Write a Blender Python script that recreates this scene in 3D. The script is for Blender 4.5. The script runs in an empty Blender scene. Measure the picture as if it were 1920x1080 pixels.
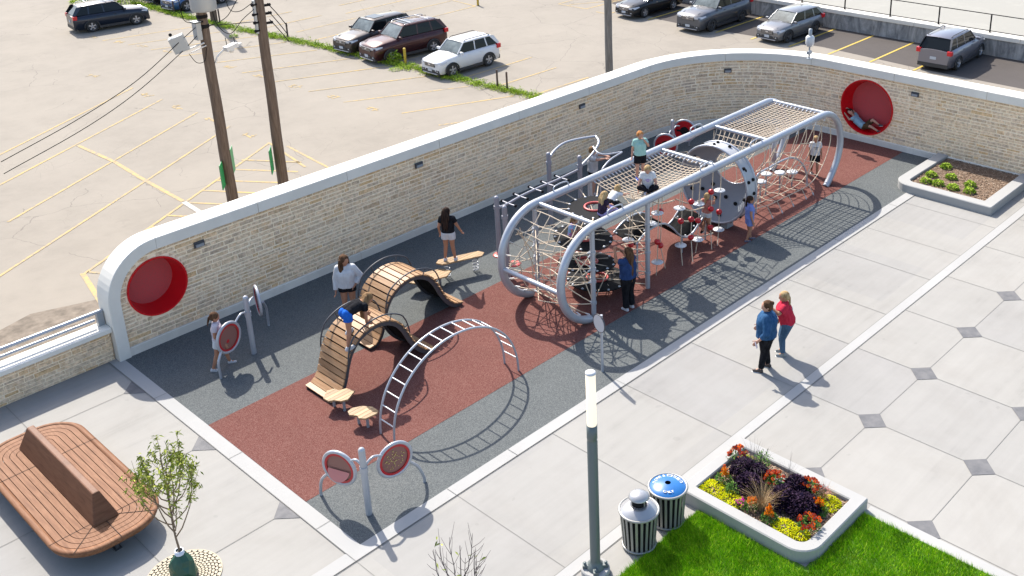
import bpy, bmesh, math, random
import numpy as np
from mathutils import Vector, Matrix
R = math.radians
random.seed(7); rng = np.random.default_rng(7)
scene = bpy.context.scene
COL = scene.collection
# ---------------------------------------------------------------- camera
cam_data = bpy.data.cameras.new("camera")
cam = bpy.data.objects.new("camera", cam_data); COL.objects.link(cam); scene.camera = cam
YAW, PITCH, ROLL = R(43.2529), R(21.2005), R(-1.3977)
f_ = Vector((math.cos(PITCH)*math.cos(YAW), math.cos(PITCH)*math.sin(YAW), -math.sin(PITCH)))
r_ = Vector((math.sin(YAW), -math.cos(YAW), 0)); u_ = r_.cross(f_)
r2 = r_*math.cos(ROLL)+u_*math.sin(ROLL); u2 = -r_*math.sin(ROLL)+u_*math.cos(ROLL)
cam.matrix_world = Matrix(((r2.x, u2.x, -f_.x, -7.7696), (r2.y, u2.y, -f_.y, -12.9728), (r2.z, u2.z, -f_.z, 12.8), (0, 0, 0, 1)))
cam_data.sensor_width = 36; cam_data.lens = 1968.44/1920*36
cam_data.shift_x = -143.75/1920; cam_data.shift_y = -250.77/1920
cam_data.clip_start = 0.1; cam_data.clip_end = 3000
# ---------------------------------------------------------------- sky, sun, exposure
world = bpy.data.worlds.new("World"); scene.world = world; world.use_nodes = True
nt = world.node_tree; bgn = nt.nodes['Background']
sky = nt.nodes.new('ShaderNodeTexSky'); sky.sky_type = 'NISHITA'; sky.sun_disc = False
SUN_EL, SUN_ROT = R(46.6), R(17.8)
sky.sun_elevation = SUN_EL; sky.sun_rotation = SUN_ROT; sky.air_density = 1.0; sky.dust_density = 2.0; sky.ozone_density = .8
nt.links.new(sky.outputs[0], bgn.inputs[0]); bgn.inputs[1].default_value = 0.135
sd = bpy.data.lights.new("sun", 'SUN'); sd.energy = 3.6; sd.angle = R(0.55); sd.color = (1.0, 0.945, 0.855)
sun = bpy.data.objects.new("sun", sd); COL.objects.link(sun)
sv = Vector((math.sin(SUN_ROT)*math.cos(SUN_EL), math.cos(SUN_ROT)*math.cos(SUN_EL), math.sin(SUN_EL)))
sun.rotation_euler = sv.to_track_quat('Z', 'Y').to_euler(); sun.location = (10, 30, 40)
scene.view_settings.view_transform = 'Standard'; scene.view_settings.look = 'None'
scene.view_settings.exposure = 1.30; scene.view_settings.gamma = 1.0
scene.render.resolution_x = 1024; scene.render.resolution_y = 576

# ---------------------------------------------------------------- naming helpers
def tag(o, label=None, cat=None, group=None, kind=None):
    if label: o['label'] = label
    if cat: o['category'] = cat
    if group: o['group'] = group
    if kind: o['kind'] = kind
    return o
def thing(name, label, cat, loc=(0, 0, 0), rz=0, group=None):
    o = bpy.data.objects.new(name, None); COL.objects.link(o); o.empty_display_size = .2
    o.location = loc; o.rotation_euler = (0, 0, rz)
    return tag(o, label, cat, group)
def kids(o): return [c for c in COL.objects if c.parent is o]
def copy_tree(o, parent=None):
    c = o.copy(); COL.objects.link(c)
    if parent is not None: c.parent = parent
    for ch in kids(o): copy_tree(ch, c)
    return c

# ---------------------------------------------------------------- mesh builder
class MB:
    def __init__(s): s.v = []; s.f = []; s.m = []; s.sm = []
    def add(s, vs, fs, mi=0, smooth=False):
        b = len(s.v); s.v += [tuple(float(c) for c in v) for v in vs]
        for f in fs: s.f.append(tuple(i+b for i in f)); s.m.append(mi); s.sm.append(smooth)
        return s
    def box(s, c, d, mi=0, rz=0, ry=0, rx=0):
        M = Matrix.Translation(c) @ Matrix.Rotation(rz, 4, 'Z') @ Matrix.Rotation(ry, 4, 'Y') @ Matrix.Rotation(rx, 4, 'X')
        h = [x/2 for x in d]
        vs = [M @ Vector((sx*h[0], sy*h[1], sz*h[2])) for sx in (-1, 1) for sy in (-1, 1) for sz in (-1, 1)]
        return s.add(vs, [(0, 1, 3, 2), (4, 6, 7, 5), (0, 4, 5, 1), (2, 3, 7, 6), (0, 2, 6, 4), (1, 5, 7, 3)], mi)
    def tube(s, pts, r, n=10, mi=0, caps=True, closed=False, smooth=True):
        P = [Vector(p) for p in pts]; N = len(P)
        rr = r if isinstance(r, (list, tuple)) else [r]*N
        T = []
        for i in range(N):
            a = P[(i-1) % N] if (closed or i > 0) else P[i]; b = P[(i+1) % N] if (closed or i < N-1) else P[i]
            t = (b-a); T.append(t.normalized() if t.length > 1e-9 else Vector((0, 0, 1)))
        up = Vector((0, 0, 1)) if abs(T[0].z) < .9 else Vector((1, 0, 0))
        nrm = T[0].cross(up).normalized(); vs = []
        for i in range(N):
            if i: 
                nrm = (nrm - T[i]*nrm.dot(T[i]))
                nrm = nrm.normalized() if nrm.length > 1e-6 else T[i].orthogonal().normalized()
            bi = T[i].cross(nrm)
            for k in range(n):
                a = 2*math.pi*k/n; vs.append(P[i]+(nrm*math.cos(a)+bi*math.sin(a))*rr[i])
        fs = []
        for i in range(N if closed else N-1):
            j = (i+1) % N
            for k in range(n): fs.append((i*n+k, i*n+(k+1) % n, j*n+(k+1) % n, j*n+k))
        s.add(vs, fs, mi, smooth)
        if caps and not closed:
            s.add(vs[:n], [tuple(reversed(range(n)))], mi); s.add(vs[-n:], [tuple(range(n))], mi)
        return s
    def lathe(s, prof, c=(0, 0, 0), n=24, mi=0, smooth=True, M=None, ang=(0, 2*math.pi)):
        full = abs(ang[1]-ang[0]-2*math.pi) < 1e-6; K = n if full else n+1
        vs = []; c = Vector(c)
        for (r, z) in prof:
            for k in range(K):
                a = ang[0]+(ang[1]-ang[0])*k/n; v = Vector((r*math.cos(a), r*math.sin(a), z))
                vs.append((M @ v if M else v)+c)
        fs = []
        for i in range(len(prof)-1):
            for k in range(n):
                k2 = (k+1) % K; fs.append((i*K+k, i*K+k2, (i+1)*K+k2, (i+1)*K+k))
        return s.add(vs, fs, mi, smooth)
    def sphere(s, c, r, n=12, mi=0, sc=(1, 1, 1), M=None):
        prof = [(max(1e-4, math.sin(math.pi*i/(n//2+2))*r), -math.cos(math.pi*i/(n//2+2))*r) for i in range(n//2+3)]
        MM = Matrix.Diagonal((*sc,)).to_3x3()
        if M: MM = M.to_3x3() @ MM
        return s.lathe(prof, c, n, mi, True, MM)
    def prism(s, poly, z0, z1, mi=0, mside=None):
        n = len(poly); vs = [(x, y, z0) for x, y in poly]+[(x, y, z1) for x, y in poly]
        s.add(vs, [tuple(range(n, 2*n)), tuple(reversed(range(n)))], mi)
        return s.add(vs, [(i, (i+1) % n, n+(i+1) % n, n+i) for i in range(n)], mi if mside is None else mside)
    def quad(s, a, b, c, d, mi=0): return s.add([a, b, c, d], [(0, 1, 2, 3)], mi)
    def poly(s, pts, mi=0): return s.add(pts, [tuple(range(len(pts)))], mi)
    def build(s, name, mats, parent=None, loc=None, kind=None, bevel=None):
        me = bpy.data.meshes.new(name); me.from_pydata(s.v, [], s.f)
        if not isinstance(mats, (list, tuple)): mats = [mats]
        for m in mats: me.materials.append(m)
        me.polygons.foreach_set('material_index', s.m); me.polygons.foreach_set('use_smooth', s.sm); me.update()
        o = bpy.data.objects.new(name, me); COL.objects.link(o)
        if parent is not None: o.parent = parent
        if loc: o.location = loc
        if kind: o['kind'] = kind
        if bevel:
            b = o.modifiers.new('bevel', 'BEVEL'); b.width = bevel; b.segments = 2; b.limit_method = 'ANGLE'
        return o
def catmull(pts, k=8, closed=False):
    P = [Vector(p) for p in pts]; n = len(P); out = []
    for i in range(n if closed else n-1):
        p0 = P[(i-1) % n] if (closed or i) else P[0]*2-P[1]; p1 = P[i]; p2 = P[(i+1) % n]
        p3 = P[(i+2) % n] if (closed or i+2 < n) else P[-1]*2-P[-2]
        for j in range(k):
            t = j/k
            out.append(.5*((2*p1)+(p2-p0)*t+(2*p0-5*p1+4*p2-p3)*t*t+(3*p1-p0-3*p2+p3)*t**3))
    if not closed: out.append(P[-1])
    return out

# ---------------------------------------------------------------- materials
def new_mat(name, col=(.5, .5, .5), rough=.6, metal=0, spec=None):
    m = bpy.data.materials.new(name); m.use_nodes = True; b = m.node_tree.nodes['Principled BSDF']
    b.inputs['Base Color'].default_value = (*col, 1); b.inputs['Roughness'].default_value = rough
    b.inputs['Metallic'].default_value = metal
    if spec is not None: b.inputs['Specular IOR Level'].default_value = spec
    return m
class NT:
    def __init__(s, m): s.m = m; s.t = m.node_tree; s.b = s.t.nodes['Principled BSDF']; s.tc = s.t.nodes.new('ShaderNodeTexCoord')
    def n(s, typ, **k):
        o = s.t.nodes.new(typ)
        for a, v in k.items(): setattr(o, a, v)
        return o
    def L(s, a, b): s.t.links.new(a, b)
    def mapping(s, scale=(1, 1, 1), rot=(0, 0, 0), src='Object'):
        mp = s.n('ShaderNodeMapping'); mp.inputs['Scale'].default_value = scale; mp.inputs['Rotation'].default_value = rot
        s.L(s.tc.outputs[src], mp.inputs[0]); return mp.outputs[0]
    def noise(s, vec, scale, detail=4, rough=.55, dist=0):
        o = s.n('ShaderNodeTexNoise'); o.inputs['Scale'].default_value = scale; o.inputs['Detail'].default_value = detail
        o.inputs['Roughness'].default_value = rough; o.inputs['Distortion'].default_value = dist
        s.L(vec, o.inputs['Vector']); return o.outputs['Fac']
    def ramp(s, fac, stops):
        o = s.n('ShaderNodeValToRGB'); e = o.color_ramp.elements
        while len(e) < len(stops): e.new(.5)
        for el, (p, c) in zip(e, stops): el.position = p; el.color = (*c, 1) if len(c) == 3 else c
        s.L(fac, o.inputs[0]); return o.outputs['Color']
    def mix(s, fac, a, b, mode='MIX'):
        o = s.n('ShaderNodeMix', data_type='RGBA', blend_type=mode)
        for sock, v in ((o.inputs[0], fac), (o.inputs[6], a), (o.inputs[7], b)):
            if isinstance(v, (int, float)): sock.default_value = v
            elif isinstance(v, tuple): sock.default_value = (*v, 1)
            else: s.L(v, sock)
        return o.outputs[2]
    def math(s, op, a, b=0, c=0):
        o = s.n('ShaderNodeMath', operation=op)
        for i, v in enumerate((a, b, c)):
            if isinstance(v, (int, float)): o.inputs[i].default_value = v
            else: s.L(v, o.inputs[i])
        return o.outputs[0]
    def bump(s, h, st=.3, dist=.02):
        o = s.n('ShaderNodeBump'); o.inputs['Strength'].default_value = st; o.inputs['Distance'].default_value = dist
        s.L(h, o.inputs['Height']); s.L(o.outputs[0], s.b.inputs['Normal'])
    def base(s, c): s.L(c, s.b.inputs['Base Color'])
def g3(v): return (v, v, v)
def noisy(name, c1, c2, scale=6, rough=.7, metal=0, bump=0, detail=4, stretch=(1, 1, 1), lo=.35, hi=.65, bscale=None, spec=None):
    m = new_mat(name, c1, rough, metal, spec); t = NT(m); v = t.mapping(stretch)
    f = t.noise(v, scale, detail); t.base(t.ramp(f, [(lo, c1), (hi, c2)]))
    if bump: t.bump(t.noise(v, bscale or scale*4, 3), bump, .01)
    return m
def concrete(name, c, stripe_rot=0, amt=.10, stripes=True, rough=.85, slab=False):
    m = new_mat(name, c, rough, 0, .2); t = NT(m)
    v = t.mapping(); big = t.noise(v, .35, 3, .6); med = t.noise(v, 2.2, 5, .65); fine = t.noise(v, 90, 2)
    sv_ = t.mapping((.25, 5, 1), (0, 0, stripe_rot)); st = t.noise(sv_, 1.1, 5, .6)
    k = t.math('ADD', t.math('MULTIPLY', big, .45), t.math('MULTIPLY', med, .25))
    k = t.math('ADD', k, t.math('MULTIPLY', st, .35 if stripes else .05)); k = t.math('ADD', k, t.math('MULTIPLY', fine, .12))
    lo = tuple(x*(1-amt) for x in c); hi = tuple(min(1, x*(1+amt*.7)) for x in c)
    cc = t.ramp(k, [(.42, lo), (.52, c), (.68, hi)])
    if slab:
        vm = t.n('ShaderNodeVectorMath', operation='SNAP'); vm.inputs[1].default_value = (2.26, 2.22, 50); sh = t.n('ShaderNodeVectorMath', operation='ADD'); sh.inputs[1].default_value = (.05, .44, 0); t.L(v, sh.inputs[0]); t.L(sh.outputs[0], vm.inputs[0])
        wn = t.n('ShaderNodeTexWhiteNoise'); t.L(vm.outputs[0], wn.inputs['Vector']); cc = t.mix(1, cc, t.ramp(wn.outputs['Value'], [(0, (.93, .93, .94)), (.5, (.99, .985, .97)), (1, (1.05, 1.04, 1.02))]), 'MULTIPLY')
        spots = t.noise(v, 3.3, 2, .4); cc = t.mix(t.math('MULTIPLY', t.math('GREATER_THAN', spots, .735), .25), cc, tuple(x*.7 for x in c))
        stn = t.noise(v, .55, 5, .7, .8); cc = t.mix(.6, cc, t.ramp(stn, [(.35, (.93, .92, .91)), (.55, (1, 1, 1))]), 'MULTIPLY')
    t.base(cc); t.bump(fine, .08, .004)
    return m
def rubber(name, c, dk, lt):
    m = new_mat(name, c, .95, 0, .02); t = NT(m); v = t.mapping()
    a = t.n('ShaderNodeTexVoronoi'); a.inputs['Scale'].default_value = 88; t.L(v, a.inputs['Vector'])
    g = t.n('ShaderNodeSeparateColor'); t.L(a.outputs['Color'], g.inputs[0])
    c0 = t.ramp(g.outputs[0], [(.05, dk), (.5, c), (.93, lt)])
    big = t.noise(v, .8, 4, .6)
    t.base(t.mix(.55, c0, t.ramp(big, [(.3, g3(.82)), (.7, g3(1.0))]), 'MULTIPLY')); t.bump(a.outputs['Distance'], .35, .006)
    return m
M = {}
M['plaza'] = concrete('plaza_concrete', (.252, .244, .229), R(35), .12, slab=True)
M['kerb'] = concrete('kerb_concrete', (.325, .32, .308), 0, .07, False)
M['joint'] = new_mat('joint_dark', (.165, .16, .148), .95)
M['paver'] = noisy('dark_paver', (.085, .085, .09), (.125, .122, .124), 5, .8)
M['coping'] = concrete('coping_concrete', (.68, .645, .575), 0, .09, False)
M['plinth'] = concrete('plinth_concrete', (.68, .635, .56), 0, .16, False)
M['rub_grey'] = rubber('grey_rubber', (.103, .110, .110), (.072, .078, .08), (.145, .152, .148))
M['rub_red'] = rubber('red_rubber', (.138, .058, .049), (.105, .041, .035), (.18, .095, .08))
def worn_paint(name, paint, worn, under):
    m = new_mat(name, paint, .85, 0, .1); q = NT(m); v = q.mapping(); f = q.noise(v, 7, 7, .75); g = q.noise(v, .5, 3, .6)
    c = q.ramp(q.math('ADD', q.math('MULTIPLY', f, .75), q.math('MULTIPLY', g, .25)), [(.40, paint), (.50, worn), (.60, under)]); q.base(c); return m
M['yellow'] = worn_paint('worn_yellow_paint', (.46, .32, .12), (.36, .275, .15), (.25, .215, .17))
M['yellow_new'] = noisy('yellow_paint', (.46, .31, .025), (.40, .29, .05), 9, .6)
M['white_line'] = noisy('worn_white_paint', (.38, .36, .33), (.29, .265, .235), 12, .8)
def asphalt(name, c, crack=True, amt=.13):
    m = new_mat(name, c, .9, 0, .15); t = NT(m); v = t.mapping()
    big = t.noise(v, .16, 6, .62); med = t.noise(v, 1.1, 5, .7); fine = t.noise(v, 40, 3, .7)
    k = t.math('ADD', t.math('MULTIPLY', big, .5), t.math('MULTIPLY', med, .3)); k = t.math('ADD', k, t.math('MULTIPLY', fine, .2))
    col = t.ramp(k, [(.38, tuple(x*(1-amt) for x in c)), (.5, c), (.62, tuple(x*(1+amt*.6) for x in c))])
    if crack:
        for sc, th, st in ((.22, .0028, .45), (.7, .0032, .32), (1.7, .006, .30)):
            wv = t.n('ShaderNodeTexNoise'); wv.inputs['Scale'].default_value = 1.3; wv.inputs['Detail'].default_value = 6; t.L(v, wv.inputs['Vector'])
            mx = t.mix(.25 if sc < .5 else .12, v, wv.outputs['Color'], 'LINEAR_LIGHT')
            a = t.n('ShaderNodeTexVoronoi', feature='DISTANCE_TO_EDGE'); a.inputs['Scale'].default_value = sc; t.L(mx, a.inputs['Vector'])
            line = t.math('LESS_THAN', a.outputs['Distance'], th)
            msk = t.math('GREATER_THAN', t.noise(v, .12 if sc < .5 else .2, 2), .5 if sc < .5 else .56 if sc < 1 else .60)
            col = t.mix(t.math('MULTIPLY', t.math('MULTIPLY', line, msk), st), col, (.085, .075, .066))
    sp = t.noise(v, .9, 3, .5); col = t.mix(t.math('MULTIPLY', t.math('GREATER_THAN', sp, .70), .16), col, (.13, .115, .10))
    t.base(col); t.bump(fine, .2, .01); return m
M['lot'] = asphalt('faded_asphalt', (.232, .207, .174))
M['lot_dark'] = asphalt('newer_dark_asphalt', (.075, .066, .061), False)
M['far_conc'] = concrete('far_concrete', (.285, .275, .245), 0, .08, False)
M['galv'] = noisy('silver_paint', (.34, .355, .385), (.39, .40, .43), 3, .34, .3, lo=.3, hi=.7)
M['galv_dk'] = new_mat('grey_post_paint', (.24, .24, .27), .45, .2)
M['white'] = new_mat('white_plastic', (.48, .49, .51), .35)
M['whitemetal'] = new_mat('white_enamel', (.5, .5, .5), .3)
M['black'] = new_mat('black_rubber', (.010, .010, .011), .85, 0, .15)
M['darkgrey'] = new_mat('dark_grey_metal', (.055, .058, .066), .5, .2)
M['belt'] = noisy('dark_belt', (.006, .006, .007), (.014, .014, .014), 8, .95, spec=.05)
M['redpl'] = new_mat('red_plastic', (.40, .006, .012), .3)
M['redring'] = new_mat('red_ring', (.48, .075, .065), .4)
M['redin'] = noisy('red_textured', (.50, .05, .055), (.38, .06, .06), 40, .6, bump=.3)
M['redtube'] = new_mat('red_tube', (.55, .003, .008), .25)
M['rope'] = noisy('tan_rope', (.46, .37, .27), (.54, .45, .35), 60, .9)
M['wood'] = None
def wood(name, c1, c2, c3, st=(1, 14, 14), rough=.5):
    m = new_mat(name, c1, rough, 0, .25); t = NT(m); v = t.mapping(st); f = t.noise(v, 1.6, 6, .65, .4)
    oi = t.n('ShaderNodeNewGeometry'); 
    c = t.ramp(f, [(.3, c1), (.5, c2), (.72, c3)])
    rnd = t.ramp(oi.outputs['Random Per Island'], [(0, g3(.72)), (1, g3(1.12))])
    t.base(t.mix(1, c, rnd, 'MULTIPLY')); t.bump(f, .15, .004); return m
M['slat'] = wood('slat_wood', (.26, .14, .065), (.37, .215, .11), (.45, .29, .165), (14, 1, 14))
M['slatx'] = wood('step_wood', (.26, .16, .075), (.34, .22, .115), (.39, .275, .155), (1, 14, 14))
M['bench'] = wood('bench_wood', (.13, .054, .024), (.19, .085, .04), (.25, .125, .066), (14, 1.2, 14), .7)
M['benchin'] = wood('bench_wood_shaded', (.11, .045, .02), (.16, .068, .034), (.20, .09, .046), (1.5, 1.5, 18), .6)  # darker copy of the bench wood, side shade put into its colour
M['pole'] = wood('old_pole_wood', (.07, .05, .038), (.12, .088, .068), (.17, .132, .105), (10, 10, .8), .9)
M['poleg'] = wood('grey_pole_wood', (.09, .085, .08), (.15, .145, .14), (.22, .21, .20), (10, 10, .8), .9)
M['lightgrey'] = new_mat('light_grey_paint', (.27, .29, .31), .45, .2)
M['lamp_pole'] = new_mat('lamp_pole_paint', (.10, .12, .118), .45, .1)
M['glow'] = new_mat('frosted_lamp_tube', (.52, .46, .36), .35)
b_ = M['glow'].node_tree.nodes['Principled BSDF']; b_.inputs['Emission Color'].default_value = (1, .86, .64, 1); b_.inputs['Emission Strength'].default_value = .36
M['binmetal'] = new_mat('bin_slat_metal', (.27, .265, .25), .42, .4)
M['bluelid'] = noisy('blue_lid', (.012, .105, .31), (.016, .125, .35), 3, .3)
M['dome'] = new_mat('silver_dome', (.34, .34, .345), .32, .5)
M['green_sign'] = new_mat('green_sign', (.03, .32, .10), .4)
M['sign_back'] = new_mat('sign_back', (.12, .10, .10), .6)
M['soil'] = noisy('mulch', (.12, .07, .04), (.22, .15, .10), 55, .95, bump=.6, detail=6)
M['dirt'] = noisy('dirt', (.10, .08, .06), (.19, .155, .12), 3, .95, bump=.5, detail=8)
# ================================================================ the setting
ZL = -3.2
# lot: one sheet to the horizon
mb = MB(); S_ = 900
mb.quad((-S_, -S_, ZL), (S_, -S_, ZL), (S_, S_, ZL), (-S_, S_, ZL))
ground = mb.build('parking_lot_ground', M['lot'], kind='structure')
mb = MB()
mb.poly([(42.15, 4, ZL+.004), (47.3, 4, ZL+.004), (47.3, 36, ZL+.004), (44.5, 36, ZL+.004), (42.2, 27.5, ZL+.004), (42.1, 24.9, ZL+.004), (42.85, 16.4, ZL+.004), (42.25, 9.8, ZL+.004)])
mb.build('dark_asphalt_bays', M['lot_dark'], kind='structure')
mb = MB()
LK = [0]
def line(mb, p, q, w=.1, z=ZL+.008, mi=0, seg=1):
    LK[0] = (LK[0]+1) % 9; z += LK[0]*.0006
    p = Vector((*p, z)); q = Vector((*q, z)); d = (q-p).normalized(); n = Vector((-d.y, d.x, 0))*w/2
    mb.quad(p-n, q-n, q+n, p+n, mi)
worn = [((17.48,51.18),(22.77,49.9)),((18.03,48.9),(23.18,47.3)),((18.36,46.7),(24.0,44.5)),((18.71,44.0),(24.39,41.8)),
 ((19.1,41.2),(24.5,38.8)),((19.26,38.04),(24.87,35.62)),((19.39,35.24),(25.14,32.73)),((19.69,32.29),(25.2,29.61)),((19.8,29.42),(25.4,26.53)),
 ((20.58,25.8),(25.76,23.57)),((20.6,23.1),(21.9,22.43)),
 ((5.5,34.9),(14.2,40.15)),((3.5,30.8),(14.28,37.05)),((3.4,27.3),(14.36,33.68)),((0.6,22.3),(14.35,30.6)),((3.4,20.78),(14.31,27.17)),
 ((12.42,26.23),(13.9,24.0)),((11.68,25.43),(13.22,23.19)),((10.52,25.0),(12.54,22.1)),((9.61,24.5),(11.17,22.1)),((8.69,23.73),(9.64,22.3)),((7.58,23.2),(8.37,22)),((6.66,22.71),(7.1,22.0)),((5.6,22.0),(6.0,21.4)),((3.61,20.88),(3.95,20.3)),
 ((14.31,27.17),(13.7,23.4)),((14.6,26.2),(14.23,21.9)),
 ((26.07,43.4),(30.6,43.45)),((25.39,40.8),(30.3,40.87)),((30.9,45.06),(35.83,45.11)),((31.6,42.36),(37.56,42.3)),((32,39.7),(37.57,39.73)),((37.77,42.54),(37.57,39.73)),((37.65,47.2),(37.77,42.54)),((32,47.4),(37.7,47.4)),
 ((26.2,38.3),(31,38.3)),((26.2,35.6),(31,35.6)),((26.41,33.05),(31.2,32.9)),((26.35,30.4),(31.2,30.4)),((26.3,27.85),(31.2,27.85)),((26.27,25.37),(30.6,25.37)),((26.4,22.9),(30.4,22.8)),((24.61,46.0),(29.6,45.9)),((24.6,48.6),(29,48.5)),
 ((41.42,35.73),(41.48,33.28)),((41.48,33.28),(47,33.1)),((41.42,35.73),(47,35.9)),((41.7,35.0),(44.5,33.3)),((43.0,35.6),(46.5,33.4)),((44.6,35.7),(47,34.2)),((41.3,32.2),(41.3,31.2)),((41.3,31.2),(42.0,31.2))]
for a, b in worn: line(mb, a, b, .11)
# the two parallel kerb-long lines
for a, b in (((8.62, 33.6), (8.78, 30.3)), ((8.78, 30.3), (8.66, 27.3)), ((8.66, 27.3), (8.62, 24.0)), ((3.45, 20.9), (2.9, 18.0))): line(mb, a, b, .17)
# faded stall numerals, too worn to read
digs = [(13.84,44.12),(14.04,38.32),(14.16,35.2),(14.19,32.16),(14.18,28.83),(17.55,52.4),(17.99,50.0),(18.4,47.91),(18.77,45.54),(19.38,39.68),(20.0,30.48),(20.14,27.41),(19.7,33.6),(19.6,36.7)]
rd = random.Random(3)
for (x, y) in digs:
    for j in (-.2, .2):
        for k in range(4):
            a = rd.choice([0, math.pi/2]); cx, cy = x+rd.uniform(-.16, .16)-j*.3, y+j+rd.uniform(-.1, .1)
            l = rd.uniform(.1, .2); line(mb, (cx-math.cos(a)*l, cy-math.sin(a)*l), (cx+math.cos(a)*l, cy+math.sin(a)*l), .06)
mb.build('stall_markings', M['yellow'], kind='structure')
mb = MB()
for y in (10.4, 12.9, 15.4, 17.92, 20.5, 23.0, 25.6, 28.2, 30.8): line(mb, (41.75, y), (46.75, y), .13, ZL+.012)
mb.build('fresh_stall_markings', M['yellow_new'], kind='structure')
mb = MB()
for a, b in (((8.6, 23.9), (8.5, 22.0)), ((13.2, 24.6), (11.6, 21.6))): line(mb, a, b, .2, ZL+.012)
mb.build('white_markings', M['white_line'], kind='structure')

# plaza slab (raised above the lot), with joints and dark diamond pavers
WX, WY, WR = 23.1, 9.1, 4.5           # playground side face of the curved wall
AC = (WX-WR, WY-WR)
def arc_xy(off=0, n=16, y_end=-9):
    r = WR+off; pts = [(AC[0]+r*math.sin(math.pi/2*i/n), AC[1]+r*math.cos(math.pi/2*i/n)) for i in range(n+1)]
    return pts+[(WX+off, y_end)]
mb = MB()
outer = [(-45, -45), (23.5, -45)]+[(x, y) for x, y in reversed(arc_xy(.4, 16, -45))][1:]+[(-45, 9.5)]
mb.prism(outer, ZL+.02, 0, 0)
J = .004
def jl(p, q, w=.012, z=J, mi=1): line(mb, p, q, w, z, mi)
for x in (-2.53, -.28, 1.96, 4.45, 6.71, 8.98, 11.26, 13.01, 15.30, 17.06, 19.3, 21.5): jl((x, -3.05), (x, -.29))
jl((-30, -3.05), (30, -3.05), .02); jl((-12, -3.29), (6.0, -3.29), .012); jl((6.6, -3.29), (23, -3.29), .012)
for x in (-2.53, 1.96, 6.71, 11.26, 15.3): jl((x, -3.29), (x, -3.05), .008)
xs = [6.72+2.26*k for k in range(-1, 8)]; ys = [-4.88-2.22*k for k in range(0, 6)]
for x in xs:
    if x > 6.6: jl((x, -20), (x, -3.3))
for y in ys: jl((6.6, y), (23, y))
lx = [-.3-2.22*k for k in range(0, 8)]; ly = [7.7-2.99*k for k in range(0, 8)]
for x in lx[1:]: jl((x, 9.2), (x, -16))
for y in ly:
    if y > -.5: jl((-18, y), (-.6, y))
    else: jl((-18, y), (-.3, y))
def dia(x, y, h=.315, half=False):
    z = .008
    if half: mb.poly([(x, y-h, z), (x, y+h, z), (x-h, y, z)], 2)
    else: mb.poly([(x-h, y, z), (x, y-h, z), (x+h, y, z), (x, y+h, z)], 2)
for x in xs:
    for y in ys:
        if x > 6.6: dia(x, y)
for k, x in enumerate(lx):
    for y in ly:
        if k == 0:
            if y > -.2: dia(x, y, .34, True)
        else: dia(x, y)
mb.build('plaza_pavement', [M['plaza'], M['joint'], M['paver']], kind='structure')
# flush kerb bands round the rubber
mb = MB(); z = .012
mb.quad((-.29, -.28, z), (0, -.28, z), (0, 9.3, z), (-.29, 9.3, z)); mb.quad((-20, -.28, z), (-.29, -.28, z), (-.29, 0, z), (-20, 0, z)); mb.quad((0, -.28, z), (20.6, -.28, z), (20.6, 0, z), (0, 0, z))
mb.quad((-20, -3.28, z), (4.5, -3.28, z), (4.5, -3.06, z), (-20, -3.06, z)); mb.quad((4.5, -3.28, z), (23, -3.28, z), (23, -3.06, z), (4.5, -3.06, z))
for y in (7.0, 3.9, .9): line(mb, (-.29, y), (0, y), .01, z+.004, 1)
for x in (1.95, 3.5, 6.7, 9.4, 12.6, 15.8, 18.9, -3, -.29): line(mb, (x, -.28), (x, 0), .01, z+.004, 1)
line(mb, (-20, -.285), (20.6, -.285), .012, z+.004, 1); line(mb, (-.295, 0), (-.295, 9.3), .012, z+.004, 1)
mb.build('kerb_bands', [M['kerb'], M['joint']], kind='structure')
# poured rubber play surface
mb = MB(); a = arc_xy(.02, 20, 0.0)
mb.poly([(0, 0, .012), (WX+.02, 0, .012)]+[(x, y, .012) for x, y in reversed(a[:-1])]+[(0, WY+.02, .012)], 0)
top = [(x, y) for x, y in arc_xy(.02, 40, 0) if y < 5.23 and y > 1.67]
mb.poly([(0, 1.67, .016), (WX+.02, 1.67, .016)]+[(x, y, .016) for x, y in reversed(top)]+[(22.97, 5.23, .016), (0, 5.23, .016)], 1)
mb.build('rubber_play_surface', [M['rub_grey'], M['rub_red']], kind='structure')

# upper walk behind the far retaining wall
mb = MB(); mb.prism([(47.25, -40), (120, -40), (120, 60), (47.25, 60)], ZL+.02, -2.12)
mb.build('upper_pavement', M['far_conc'], kind='structure')
mb = MB(); mb.quad((58, -40, -2.11), (90, -40, -2.11), (90, 60, -2.11), (58, 60, -2.11)); 
mb.build('upper_path', noisy('upper_path_concrete', (.23, .215, .185), (.26, .245, .21), .5, .9), kind='structure')
# dirt strip by the low wall
mb = MB(); mb.poly([(-20, 9.6, ZL+.006), (3.2, 9.6, ZL+.006), (3.3, 18.6, ZL+.006), (1.2, 19.4, ZL+.006), (-20, 12.5, ZL+.006)])
mb.build('bare_dirt', M['dirt'], kind='structure')

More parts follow.
